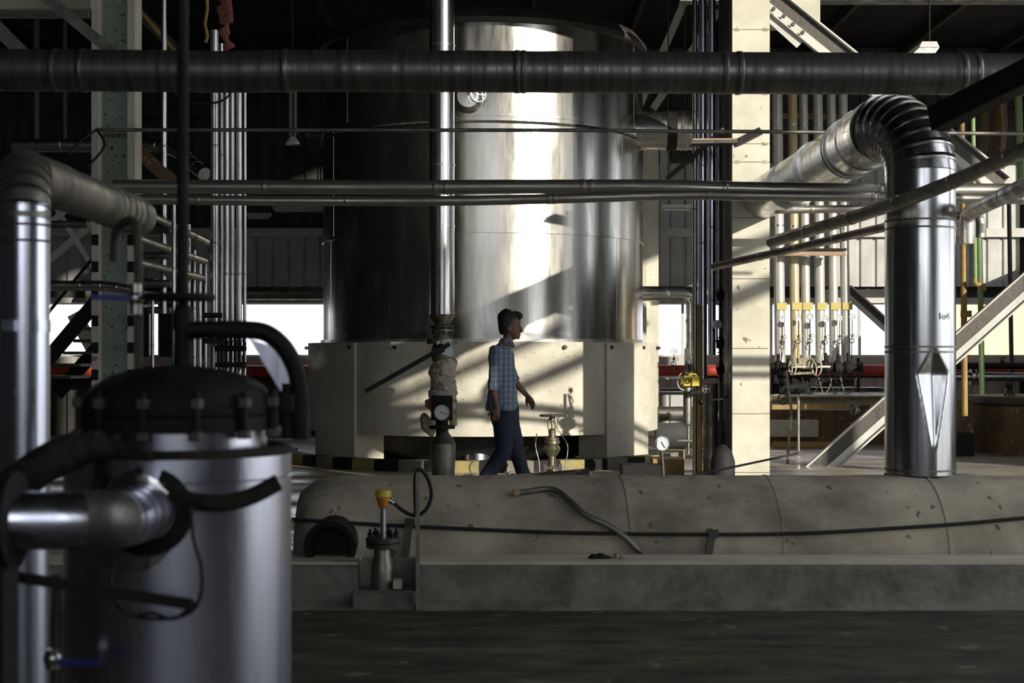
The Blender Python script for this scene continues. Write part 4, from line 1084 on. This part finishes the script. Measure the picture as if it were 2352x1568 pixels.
# stripes of the tagged pipes
TP = [(1787, 12.5, 'lagv'), (1822, 11, 'ochre'), (1847, 10.5, 'lagv'), (1880, 11.5, 'lagv'), (1911, 10.5, 'lagv'), (1938, 10.5, 'lagv')]
TO = [-6, -4, -2, 0, 2, 4]
words = ['first', 'second', 'third', 'fourth', 'fifth', 'sixth']
for i, (x, r_, m) in enumerate(TP):
    D = 19.0 + .05 * i
    lean = 5
    a = P(x + lean, 832 + i * 3, D); b = P(x - 3, 150, D)
    root = thing('tagged_pipe', '%s of six tall upright pipes with yellow tags, counted from the column' % words[i], 'pipe', a, 'six tagged upright pipes')
    mm = MT['lit']
    link('pipe_shell', MB().loft([a, b], r_ * S(D), 20), mm if i != 1 else M('yellowed_lagging', (.60, .52, .36), (.5, .40, .22), 3, (1, 1, .4), .4, .5, .35), root)
    for f in (.2, .38, .46, .62, .8):
        c, t = along([a, b], f)
        link('joint_band', MB().loft([c - t * .012, c + t * .012], r_ * S(D) + .003, 20), MT['lag'], root)
    tq = P(x + lean + 4, 703, D - .075)
    link('tag', MB().box((tq.x - .062, tq.y - .004, tq.z - .045), (tq.x + .062, tq.y + .004, tq.z + .045)), MT['tagy'], root, smooth=False)
    g_ = gauge('round gauge on a looped siphon, %s of six in front of the tagged pipes' % words[i], x + 10 + i * 2, 733 - (i % 3) * 3, D - .35, 7.2, (x + 8 + i * 2, 826), siphon=True, m='iron' if i in (2, 3) else 'lag', group='gauges before the tagged pipes', needle=R(80 + 30 * i))
for i, (x, y, s_) in enumerate(((1788, 842, 1.1), (1812, 850, 1.0), (1896, 842, 1.2), (1925, 845, 1.2), (1948, 845, 1.3), (1800, 870, .9))):
    c = P(x, y, 18.3)
    mb = MB().ball(c, .06 * s_, 12, (1, 1, 1.2)).cyl(c - V((.12 * s_, 0, 0)), c + V((.12 * s_, 0, 0)), .035 * s_, n=12)
    for k in (-1, 1): mb.cyl(c + V((k * .10 * s_, 0, 0)), c + V((k * .125 * s_, 0, 0)), .065 * s_, n=14)
    mb.cyl(c, c + V((0, 0, .14 * s_)), .02, n=8).torus(c + V((0, -.02, -.13)), (0, 1, .3), .05, .008, 14, 5)
    solo('control_valve', 'black control valve body, %s from the column in the bank under the tagged pipes' % words[i], 'valve', mb, MT['black'])
for (x, y, rw, D, lb) in ((1876, 842, 21, 18.1, 'tall pale handwheel seen nearly edge-on in the valve bank'), (1820, 842, 17, 18.1, 'pale handwheel beside the column in the valve bank'), (1799, 916, 12, 17.9, 'round dark handwheel hanging low by the column')):
    c = P(x, y, D); r_ = rw * S(D); axx = (1, .35, 0) if x != 1799 else (.2, 1, 0)
    mb = MB().torus(c, axx, r_, .009, 28, 6); mb.cyl(c - V(axx).normalized() * .02, c + V(axx).normalized() * .18, .014, n=10)
    for k in range(3):
        a = k * 2 * PI / 3; e = V(axx).normalized().orthogonal().normalized(); g_ = V(axx).normalized().cross(e)
        mb.bar(c, c + (e * math.cos(a) + g_ * math.sin(a)) * r_, .012, .01)
    solo('handwheel', lb, 'handwheel', mb, MT['cream'] if x != 1799 else MT['iron'])
mb = MB().box(tuple(P(1834, 846, 18.2)), tuple(P(1862, 822, 18.35))).bar(P(1815, 858, 18.1), P(1866, 856, 18.1), .03, .03).bar(P(1815, 838, 18.1), P(1852, 836, 18.1), .02, .02)
solo('pump', 'dull brass pump head between the two pale handwheels', 'pump', mb, MT['brass'], smooth=False)
solo('pump_block', 'dark machine block between the column and the pale handwheels', 'pump', MB().box(tuple(P(1772, 905, 18.6)), tuple(P(1850, 848, 18.9))).cyl(P(1790, 890, 18.5), P(1850, 888, 18.5), .07).cyl(P(1880, 880, 18.6), P(1960, 878, 18.6), .045), MT['black'])
for k, (x0_, x1_) in enumerate(((1842, 1878), (1880, 1905), (1905, 1930), (1930, 1962))):
    solo('thin_cable', 'thin tangled cable hanging under the valve bank, %s from the column' % words[k], 'cable', MB().loft(spline([P(x0_, 866, 18), P(x0_ + 8, 895, 18), P((x0_ + x1_) / 2, 905, 18), P(x1_, 890, 18), P(x1_ + 5, 868, 18)], 5), .008, 6), MT['brass' if k % 2 else 'rubber'])
solo('grey_hose', 'pale hose running down from the valve bank to the floor beside the column', 'hose', MB().loft(spline([P(1806, 850, 17.6), P(1812, 900, 17.6), P(1818, 950, 17.6), P(1813, 1000, 17.6), P(1809, 1060, 17.6), P(1808, 1093, 17.6)], 6), .016, 10), MT['brass'])
solo('thin_post', 'thin pale upright post under the valve bank', 'post', MB().cyl(P(1834, 1035, 19.4), P(1834, 890, 19.4), .02, n=10), MT['lag'])
solo('thin_post', 'thin black upright post right of the valve bank', 'post', MB().cyl(P(1971, 900, 19.4), P(1971, 822, 19.4), .02, n=10), MT['black'])
solo('tie_board', 'pale board with a dark edge tied across the tops of the tagged pipes', 'board', MB().bar(P(1766, 581, 18.75), P(1942, 581, 18.75), .06, .065), MT['wood'], smooth=False)
solo('flat_bar', 'dark flat bar lying on the pale tie board', 'bar', MB().bar(P(1766, 573, 18.74), P(1942, 573, 18.74), .14, .022), MT['black'], smooth=False)
solo('pipe_rail', 'ochre rail behind the tagged pipes high up', 'bar', MB().bar(P(1770, 266, 19.35), P(1975, 268, 19.35), .05, .06), MT['ochre'], smooth=False)
solo('low_wall', 'low pale concrete block wall behind the valve bank', 'wall', MB().box((P(1770, 0, 21).x, 21, zat(1003, 21)), (P(1880, 0, 21).x, 21.2, zat(965, 21))), MT['plinth'], smooth=False)
solo('trough', 'rust-brown trough standing behind the valve bank', 'tank', MB().box((P(1770, 0, 21.4).x, 21.4, FZ), (P(2060, 0, 21.4).x, 22.2, zat(942, 21.4))), MT['rust'], smooth=False)
solo('rear_pipe', 'ochre pipe lying low behind the valve bank', 'pipe', MB().cyl(P(1775, 1022, 20.6), P(1960, 1024, 20.6), .055, n=16), MT['ochre'])
mb = MB().ball(P(1990, 945, 19.2), .09, 12).cyl(P(1960, 940, 19.2), P(2020, 950, 19.2), .05).cyl(P(1985, 990, 19.2), P(1985, 930, 19.2), .04).torus(P(1960, 940, 19.1), (1, .3, 0), .07, .012)
solo('gate_valve', 'dark valve assembly under the rack next to the rising brace', 'valve', mb, MT['iron'])
# far right: risers, curtains, rusty tanks
for (x, y0, y1, r_, D, m, lb) in ((2216, 200, 955, 7, 17.8, 'ochre', 'ochre upright pipe right of the fat pipe'), (2240, 200, 650, 5, 17.7, 'gpipe', 'pale green slim upright pipe joining the green pipe'),
                            (2256, 545, 905, 6.5, 17.7, 'gpipe', 'green upright pipe passing the rising brace'), (2345, 200, 430, 8, 18.5, 'gpipe', 'dim green upright pipe at the right edge'),
                            (2324, 440, 880, 5, 21, 'iron', 'dark slim upright post before the orange window')):
    solo('upright_pipe', lb, 'pipe', MB().loft([P(x, y1, D), P(x - (x - 1176) * .006, y0, D)], r_ * S(D), 16), MT[m])
solo('pipe_elbow', 'small ochre elbow joining the two green upright pipes', 'pipe', MB().loft(spline([P(2238, 640, 17.67), P(2242, 652, 17.67), P(2258, 656, 17.67), P(2260, 668, 17.67)], 5), .03, 12), MT['ochre'])
solo('pipe_tag', 'ochre tag plate on the ochre upright pipe', 'tag', MB().box(tuple(P(2207, 728, 17.745)), tuple(P(2231, 713, 17.765))), MT['ochre'], smooth=False)
for (x0_, x1_, lb) in ((2252, 2272, 'narrow rust-brown bent sheet hanging at upper right'), (2278, 2312, 'broad rust-brown bent sheet hanging at upper right')):
    mb = MB(); 
    rows = []
    for k in range(9):
        y = 225 + k * 17; bulge = math.sin(k / 8 * PI) * 6
        rows.append((P(x0_ + bulge * .3, y, 18.6), P((x0_ + x1_) / 2 + bulge, y, 18.5), P(x1_ + bulge - k * .9, y, 18.6)))
    for rr in rows: mb.v += list(rr) + [a + V((0, .02, 0)) for a in rr]
    for k in range(8):
        o_ = k * 6
        mb.f += [(o_, o_ + 1, o_ + 7, o_ + 6), (o_ + 1, o_ + 2, o_ + 8, o_ + 7), (o_ + 3, o_ + 9, o_ + 10, o_ + 4), (o_ + 4, o_ + 10, o_ + 11, o_ + 5), (o_, o_ + 6, o_ + 9, o_ + 3), (o_ + 2, o_ + 5, o_ + 11, o_ + 8)]
    mb.f += [(0, 3, 4, 1), (1, 4, 5, 2), (48, 49, 52, 51), (49, 50, 53, 52)]
    solo('bent_sheet', lb, 'sheet', mb, MT['rust'])
rt = thing('rusty_tank', 'low round rust-stained tank with a dark rim at the right edge', 'tank', (P(2420, 0, 19).x, 20.0, FZ))
rc = (P(2430, 0, 19.8).x, 19.9, 0)
link('lower_shell', MB().lathe(rc, (0, 0, 1), [(1.12, FZ), (1.12, zat(995, 18.8)), (1.05, zat(994, 18.8))], 64), MT['rust'], rt)
link('upper_shell', MB().lathe(rc, (0, 0, 1), [(1.08, zat(995, 18.8)), (1.08, zat(918, 18.8))], 64), MT['rust'], rt)
link('rim', MB().lathe(rc, (0, 0, 1), [(1.09, zat(935, 18.8)), (1.12, zat(930, 18.8)), (1.12, zat(914, 18.8)), (.5, zat(914, 18.8)), (.001, zat(914, 18.8))], 64), MT['iron'], rt)
solo('box_base', 'black box-like tank foot between the fat pipe and the rusty tank', 'tank', MB().box((P(2190, 0, 18.9).x, 18.9, FZ), (P(2238, 0, 18.9).x, 19.9, zat(995, 18.9))), MT['black'], smooth=False)
solo('stained_panel', 'brown stained panel left of the rusty tank above the black foot', 'panel', MB().box((P(2190, 0, 19.2).x, 19.2, zat(995, 19.2)), (P(2236, 0, 19.2).x, 19.8, zat(918, 19.2))), MT['rust'], smooth=False)
solo('rear_pipe', 'pale flanged pipe above the rusty tank', 'pipe', MB().cyl(P(2190, 865, 20.5), P(2500, 865, 20.5), .06, n=18).cyl(P(2228, 865, 20.5), P(2236, 865, 20.5), .12, n=18).cyl(P(2240, 865, 20.5), P(2248, 865, 20.5), .12, n=18), MT['lag'])
solo('rear_pipe', 'black pipe above the pale flanged pipe at far right', 'pipe', MB().cyl(P(2190, 840, 20.4), P(2500, 840, 20.4), .045, n=14), MT['black'])
mb = MB()
for s_ in (-1, 0, 1): mb.bar(P(2318 + s_ * 14, 914, 20.2), P(2318 + s_ * 2, 892, 20.2), .03, .03, (0, 1, 0))
mb.ball(P(2318, 885, 20.2), .055, 10)
solo('tripod_foot', 'small dark three-legged support on the rusty tank rim', 'support', mb, MT['iron'])
solo('small_tap', 'small tap on the black pipe before the orange window', 'tap', MB().ball(P(2302, 830, 20.3), .03, 8).bar(P(2298, 822, 20.3), P(2310, 820, 20.3), .02, .02).cyl(P(2302, 838, 20.3), P(2302, 824, 20.3), .015), MT['iron'])
# yellow actuator and its cylinder
ya = thing('actuator', 'bright yellow actuator box with a handle on a steel cylinder beside the risers', 'actuator', P(1580, 1035, 15.15))
q3 = S(15.15)
link('housing', MB().box(tuple(P(1571, 886, 15.15)), tuple(P(1588, 862, 15.27))).box(tuple(P(1590, 886, 15.13)), tuple(P(1603, 864, 15.25))).cyl(P(1564, 874, 15.20), P(1572, 874, 15.20), .045, n=14), MT['yellow'], ya, smooth=False)
link('handle', MB().loft(arc_path([P(1582, 863, 15.15), P(1583, 858, 15.15), P(1598, 859, 15.15), P(1600, 865, 15.15)], .02), .008, 8), MT['yellow'], ya)
link('dial', MB().torus(P(1580, 875, 15.14), (0, 1, 0), .022, .005, 16, 5), MT['ink'], ya)
link('cylinder', MB().lathe(V((P(1579, 0, 15.20).x, 15.20, 0)), (0, 0, 1), [(.001, zat(979, 15.15)), (8 * q3, zat(975, 15.15)), (10 * q3, zat(965, 15.15)), (10 * q3, zat(890, 15.15))], 22), MT['lagdull'], ya)
link('drain_rod', MB().cyl(P(1581, 1042, 15.20), P(1581, 978, 15.20), .012, n=8).bar(P(1556, 1011, 15.15), P(1590, 1012, 15.15), .015, .015), MT['brass'], ya)
link('frame_rod', MB().bar(P(1577, 862, 15.20), P(1576, 800, 15.20), .035, .02, (0, 1, 0)).bar(P(1578, 802, 15.25), P(1597, 862, 15.25), .02, .02, (0, 1, 0)).cyl(P(1586, 860, 15.25), P(1586, 835, 15.25), .04), MT['iron'], ya)
link('wiring', MB().loft(spline([P(1566, 856, 15.15), P(1558, 866, 15.15), P(1556, 880, 15.15), P(1562, 892, 15.15), P(1572, 896, 15.15)], 5), .006, 6), MT['white'], ya)
link('black_motor', MB().cyl(P(1585, 903, 15.10), P(1612, 900, 15.10), .032).ball(P(1610, 922, 15.15), .03, 8), MT['black'], ya)
solo('handwheel', 'small dull handwheel on the risers beside the yellow actuator', 'handwheel', MB().torus(P(1622, 893, 15.25), (0.2, 1, 0), .038, .004, 20, 5).bar(P(1613, 893, 15.25), P(1631, 893, 15.25), .006, .006).bar(P(1622, 884, 15.25), P(1622, 902, 15.25), .006, .006, (0, 1, 0)).cyl(P(1622, 893, 15.25), P(1622, 893, 15.25) + V((0, .2, 0)), .008), MT['lagdull'])
gauge('small pale gauge with a siphon before the window left of the yellow actuator', 1548, 807, 15.45, 7, (1556, 852), siphon=True)
gauge('silver gauge fixed to the risers next to the boxed column', 1647, 745, 15.45, 10.5, (1647, 800), needle=R(120))
gauge('large blue-white gauge on a short post at the plinth kerb', 1521, 1018, 15.6, 17, (1524, 1092), needle=R(240))
for (y, lb) in ((680, 'small wheel valve high beside the column edge'), (790, 'black valve cluster beside the column edge'), (850, 'knobbly black fitting chain beside the column edge')):
    c = P(1655, y, 15.4)
    mb = MB().ball(c, .035, 8, (1.2, 1, 1.6)).cyl(c - V((0, 0, .12)), c + V((0, 0, .10)), .014, n=8).torus(c + V((-.01, -.05, .03)), (0, 1, 0), .04, .006, 16, 5)
    for k in range(3): mb.cyl(c + V((0, 0, -.09 + k * .05)), c + V((0, 0, -.08 + k * .05)), .035, n=10)
    solo('small_valve', lb, 'valve', mb, MT['black'])
solo('thin_cable', 'thin black wire slung from the fittings to the column', 'cable', MB().loft(spline([P(1632, 918, 15.0), P(1650, 917, 15.0), P(1662, 915, 15.1), P(1672, 908, 15.3)], 5).copy() if False else spline([P(1632, 918, 15.0), P(1650, 917, 15.0), P(1662, 915, 15.1), P(1672, 908, 15.3)], 5), .008, 6), MT['rubber'])
mb = MB().lathe(V((P(1660, 0, 13.6).x, 13.6, 0)), (0, 0, 1), [(.11, FZ), (.11, zat(1060, 13.6)), (.08, zat(1035, 13.6)), (.03, zat(1022, 13.6)), (.001, zat(1020, 13.6))], 20)
solo('covered_pump', 'rounded black hood low in front of the boxed column', 'cover', mb, MT['rubber'])
solo('painted_block', 'black and yellow block at the right end of the plinth kerb', 'block', MB().box(tuple(P(1500, 1100, 15.9)), tuple(P(1562, 1048, 16.3))), MT['ochre'], smooth=False)
solo('machine_base', 'black machine base at the right foot of the plinth', 'block', MB().box(tuple(P(1430, 1096, 15.6)), tuple(P(1520, 1062, 16.0))), MT['black'], smooth=False)

# ================================================================ PERSON
HD = 14.5; hs_ = S(HD)
def H(px, py, y=0.0):
    p = P(px, py, HD); return V((p.x, HD + y, p.z))
pe = thing('person', 'person in a checked long-sleeved shirt and dark jeans walking right in front of the tank', 'person', (P(1160, 0, HD).x, HD, FZ))
def rm(o, v):
    m_ = o.modifiers.new('skin', 'REMESH'); m_.mode = 'VOXEL'; m_.voxel_size = v; m_.use_smooth_shade = True
    s_ = o.modifiers.new('soft', 'SMOOTH'); s_.factor = .5; s_.iterations = 3
    return o
u = hs_
bd = MB()
# trunk, neck, head
bd.loft([H(1163, 960), H(1161, 930), H(1158, 890), H(1156, 850), H(1155, 815), H(1158, 795), H(1165, 784), H(1168, 772), H(1172, 760)],
        [(24 * u, .15), (25 * u, .155), (23 * u, .15), (25 * u, .17), (24 * u, .185), (17 * u, .12), (12 * u, .058), (11.5 * u, .055), (12 * u, .055)], 20, side=(0, 1, 0))
bd.loft([H(1171, 718), H(1171, 722), H(1171, 730), H(1172, 742), H(1174, 754), H(1179, 765), H(1184, 774), H(1186, 778)],
        [(8 * u, .03), (17 * u, .055), (23 * u, .070), (24.5 * u, .075), (22 * u, .072), (16 * u, .062), (9.5 * u, .045), (6 * u, .03)], 20, side=(0, 1, 0))
bd.loft([H(1192, 747), H(1196, 753), H(1199.5, 759.5), H(1194, 762)], [(2.5 * u, .009), (3.4 * u, .012), (2.8 * u, .014), (3 * u, .012)], 10, side=(0, 1, 0))   # nose
bd.ball(H(1193.5, 768), 2.6 * u, 8, (1, 1.6, .55)).ball(H(1193, 771.5), 2.6 * u, 8, (1, 1.5, .6)).ball(H(1190, 776), 4.2 * u, 8, (1, 1.3, .8))
for s_ in (-1, 1):
    bd.ball(H(1168, 755, s_ * .074), 6 * u, 10, (.8, .35, 1.2))                        # ears
    bd.ball(H(1191, 745, s_ * .03), 3.6 * u, 8, (.8, 1.6, .6))                        # brows
# arms: right (near camera, y negative) hangs back, left swings forward
def hand(mb, wr, d, sd, curl, th):
    """wr wrist, d pointing direction, sd direction across the palm, curl direction of flexion"""
    d = V(d).normalized(); sd = V(sd).normalized(); cu = V(curl).normalized()
    palm = wr + d * .085
    mb.loft([wr, wr + d * .03, wr + d * .06, palm], [(.017, .026), (.018, .034), (.017, .040), (.012, .040)], 12, side=sd)
    for i, (o_, L_) in enumerate(((-.030, .070), (-.010, .078), (.011, .073), (.030, .057))):
        b0 = palm - d * .008 + sd * o_
        d1 = (d * .9 + cu * .35).normalized(); d2 = (d * .6 + cu * .8).normalized(); d3 = (d * .2 + cu * 1.0).normalized()
        p1 = b0 + d1 * L_ * .45; p2 = p1 + d2 * L_ * .33; p3 = p2 + d3 * L_ * .25
        mb.loft([b0 - d * .015, b0, p1, p2, p3], [.0085, .0092, .0085, .0078, .0062], 8)
    t0 = wr + d * .025 - sd * .028
    t1 = t0 + (d * .5 - sd * .75 + cu * .4).normalized() * .035; t2 = t1 + (d * .85 - sd * .3 + cu * .4).normalized() * .03; t3 = t2 + (d * .9 + cu * .4).normalized() * .022
    mb.loft([t0, t1, t2, t3], [.013, .0115, .010, .0075], 8)
rs, re, rw = H(1144, 812, -.175), H(1135, 878, -.215), H(1141, 934, -.20)
ls, le, lw = H(1160, 815, .175), H(1178, 872, .20), H(1210, 908, .19)
bd.loft([rs, rs.lerp(re, .5), re, re.lerp(rw, .3), rw], [.045, .042, .036, .037, .024], 14)
bd.loft([ls, ls.lerp(le, .5), le, le.lerp(lw, .3), lw], [.045, .042, .036, .036, .024], 14)
hand(bd, rw, H(1140, 964, 0) - H(1141, 934, 0), (1, 0, 0), (-.4, .9, 0), 1)
hand(bd, lw, H(1222, 925) - H(1210, 908), (.45, -.5, .45), (.1, -.2, -1), 1)
# legs
RH, LH = H(1156, 955, -.085), H(1166, 955, .085)
rk, ra = H(1157, 1035, -.09), H(1112, 1098, -.09)
lk, la = H(1184, 1030, .09), H(1207, 1107, .09)
bd.loft([RH, RH.lerp(rk, .5), rk, rk.lerp(ra, .35), ra], [.085, .073, .052, .052, .034], 14)
bd.loft([LH, LH.lerp(lk, .5), lk, lk.lerp(la, .35), la], [.085, .073, .052, .052, .034], 14)
body = rm(link('body', bd, MT['skin'], pe), .0055)
for s_ in (-1, 1):
    link('eye', MB().ball(H(1188.9, 750.5, s_ * .030), .0105, 12), MT['dial'], body)
    link('iris', MB().ball(H(1190.6, 750.5, s_ * .030), .0055, 8), MT['ink'], body)
# hair
hr = MB()
hr.loft([H(1173, 711.5), H(1172, 713), H(1170, 717), H(1169, 726), H(1166, 738), H(1161, 750), H(1157, 762), H(1156, 769)],
        [(5 * u, .02), (12 * u, .042), (19 * u, .060), (26 * u, .077), (25 * u, .081), (18.5 * u, .078), (12 * u, .060), (7 * u, .045)], 24, side=(0, 1, 0))
hr.loft([H(1180, 718), H(1190, 720), H(1197, 724), H(1199.5, 730)], [(6 * u, .06), (6 * u, .062), (5 * u, .052), (2.5 * u, .04)], 14, side=(0, 1, 0))
hr.loft([H(1192, 724), H(1195, 735)], [(4 * u, .055), (2 * u, .045)], 12, side=(0, 1, 0))
hro = link('hair', hr, MT['hair'], pe); rm(hro, .006)
# shirt
st_ = MB()
st_.loft([H(1153, 942), H(1153, 925), H(1153, 900), H(1153, 870), H(1153, 840), H(1153, 818), H(1155, 802), H(1159, 792), H(1163, 785)],
         [(37 * u, .195), (36.5 * u, .192), (33.5 * u, .185), (30 * u, .185), (28.5 * u, .195), (27 * u, .205), (22 * u, .17), (16 * u, .095), (13 * u, .07)], 28, side=(0, 1, 0))
st_.loft([H(1140, 802, -.14), H(1139, 820, -.19), rs.lerp(re, .45) + V((0, -.008, 0)), re + V((0, 0, -.02)), re + V((.002, 0, -.045))], [.07, .072, .062, .060, .056], 16)
st_.loft([H(1160, 802, .14), H(1164, 820, .185), ls.lerp(le, .5), le + V((.012, 0, -.01)), le + V((.035, 0, -.028))], [.07, .07, .06, .054, .050], 16)
so = link('shirt', st_, MT['shirt'], pe); rm(so, .008)
tw = bpy.data.textures.new('folds', 'CLOUDS'); tw.noise_scale = .11
dm = so.modifiers.new('folds', 'DISPLACE'); dm.texture = tw; dm.strength = .022; dm.mid_level = .5
link('collar', MB().loft([H(1161, 790), H(1163, 784), H(1164, 778)], [(17 * u, .075), (15 * u, .068), (14.5 * u, .066)], 24, side=(0, 1, 0), cap=False)
     .loft([H(1172, 783, -.05), H(1178, 793, -.05), H(1180, 799, -.045)], [(3 * u, .02), (4 * u, .02), (1.5 * u, .008)], 10), MT['shirt'], pe)
link('cuff', MB().cyl(re + V((.001, 0, -.03)), re + V((.004, 0, -.062)), .060, .056, n=18), MT['shirt'], pe)
# jeans
je = MB()
je.loft([H(1158, 928), H(1159, 945), H(1160, 962), H(1160, 985)], [(31 * u, .165), (33 * u, .175), (33 * u, .175), (26 * u, .16)], 22, side=(0, 1, 0))
je.loft([RH, RH.lerp(rk, .5), rk, rk.lerp(ra, .5) + V((0, 0, 0)), ra + V((.01, 0, 0)), ra + V((-.012, 0, -.02))], [.108, .096, .080, .072, .068, .07], 16)
je.loft([LH, LH.lerp(lk, .5), lk, lk.lerp(la, .5), la + V((0, 0, .02)), la + V((.006, 0, -.02))], [.108, .094, .076, .070, .066, .07], 16)
jo = link('jeans', je, MT['denim'], pe); rm(jo, .009)
dm = jo.modifiers.new('folds', 'DISPLACE'); dm.texture = tw; dm.strength = .02; dm.mid_level = .5
for (a, y, rt_) in ((ra, -.09, -.5), (la, .09, 0)):
    c = V((a.x, a.y, FZ + .035)) if rt_ == 0 else V((a.x - .02, a.y, a.z - .055))
    tip = V((.17, 0, -.012 if rt_ == 0 else -.06))
    s_m = MB().loft([c - V((.075, 0, -.005)), c - V((.03, 0, -.02)), c + V((.03, 0, .02)), c + tip * .6, c + tip], [(.022, .03), (.045, .038), (.048, .040), (.034, .045), (.018, .032)], 14, side=(0, 1, 0))
    link('shoe', s_m, MT['shoe'], pe)

# faint steam beside the tank
sm = bpy.data.materials.new('steam'); sm.use_nodes = True
nt = sm.node_tree; N = nt.nodes; N.remove(N['Principled BSDF'])
vs = N.new('ShaderNodeVolumeScatter'); vs.inputs['Color'].default_value = (.95, .95, 1, 1)
tc = N.new('ShaderNodeTexCoord'); no = N.new('ShaderNodeTexNoise'); no.inputs['Scale'].default_value = 3.2; no.inputs['Detail'].default_value = 3
mr = N.new('ShaderNodeMapRange'); mr.inputs[1].default_value = .45; mr.inputs[2].default_value = .8; mr.inputs[3].default_value = 0; mr.inputs[4].default_value = 5.0
nt.links.new(tc.outputs['Object'], no.inputs['Vector']); nt.links.new(no.outputs[0], mr.inputs[0])
nt.links.new(mr.outputs[0], vs.inputs['Density']); nt.links.new(vs.outputs[0], N['Material Output'].inputs['Volume'])
so_ = solo('steam', 'faint white steam drifting at the left shoulder of the concrete ring', 'steam',
     MB().ball(P(735, 790, 17.0), .30, 20, (1.2, .6, 1.0)).ball(P(705, 650, 17.0), .22, 20, (1.1, .6, 1.2)), sm)
so_['kind'] = 'stuff'
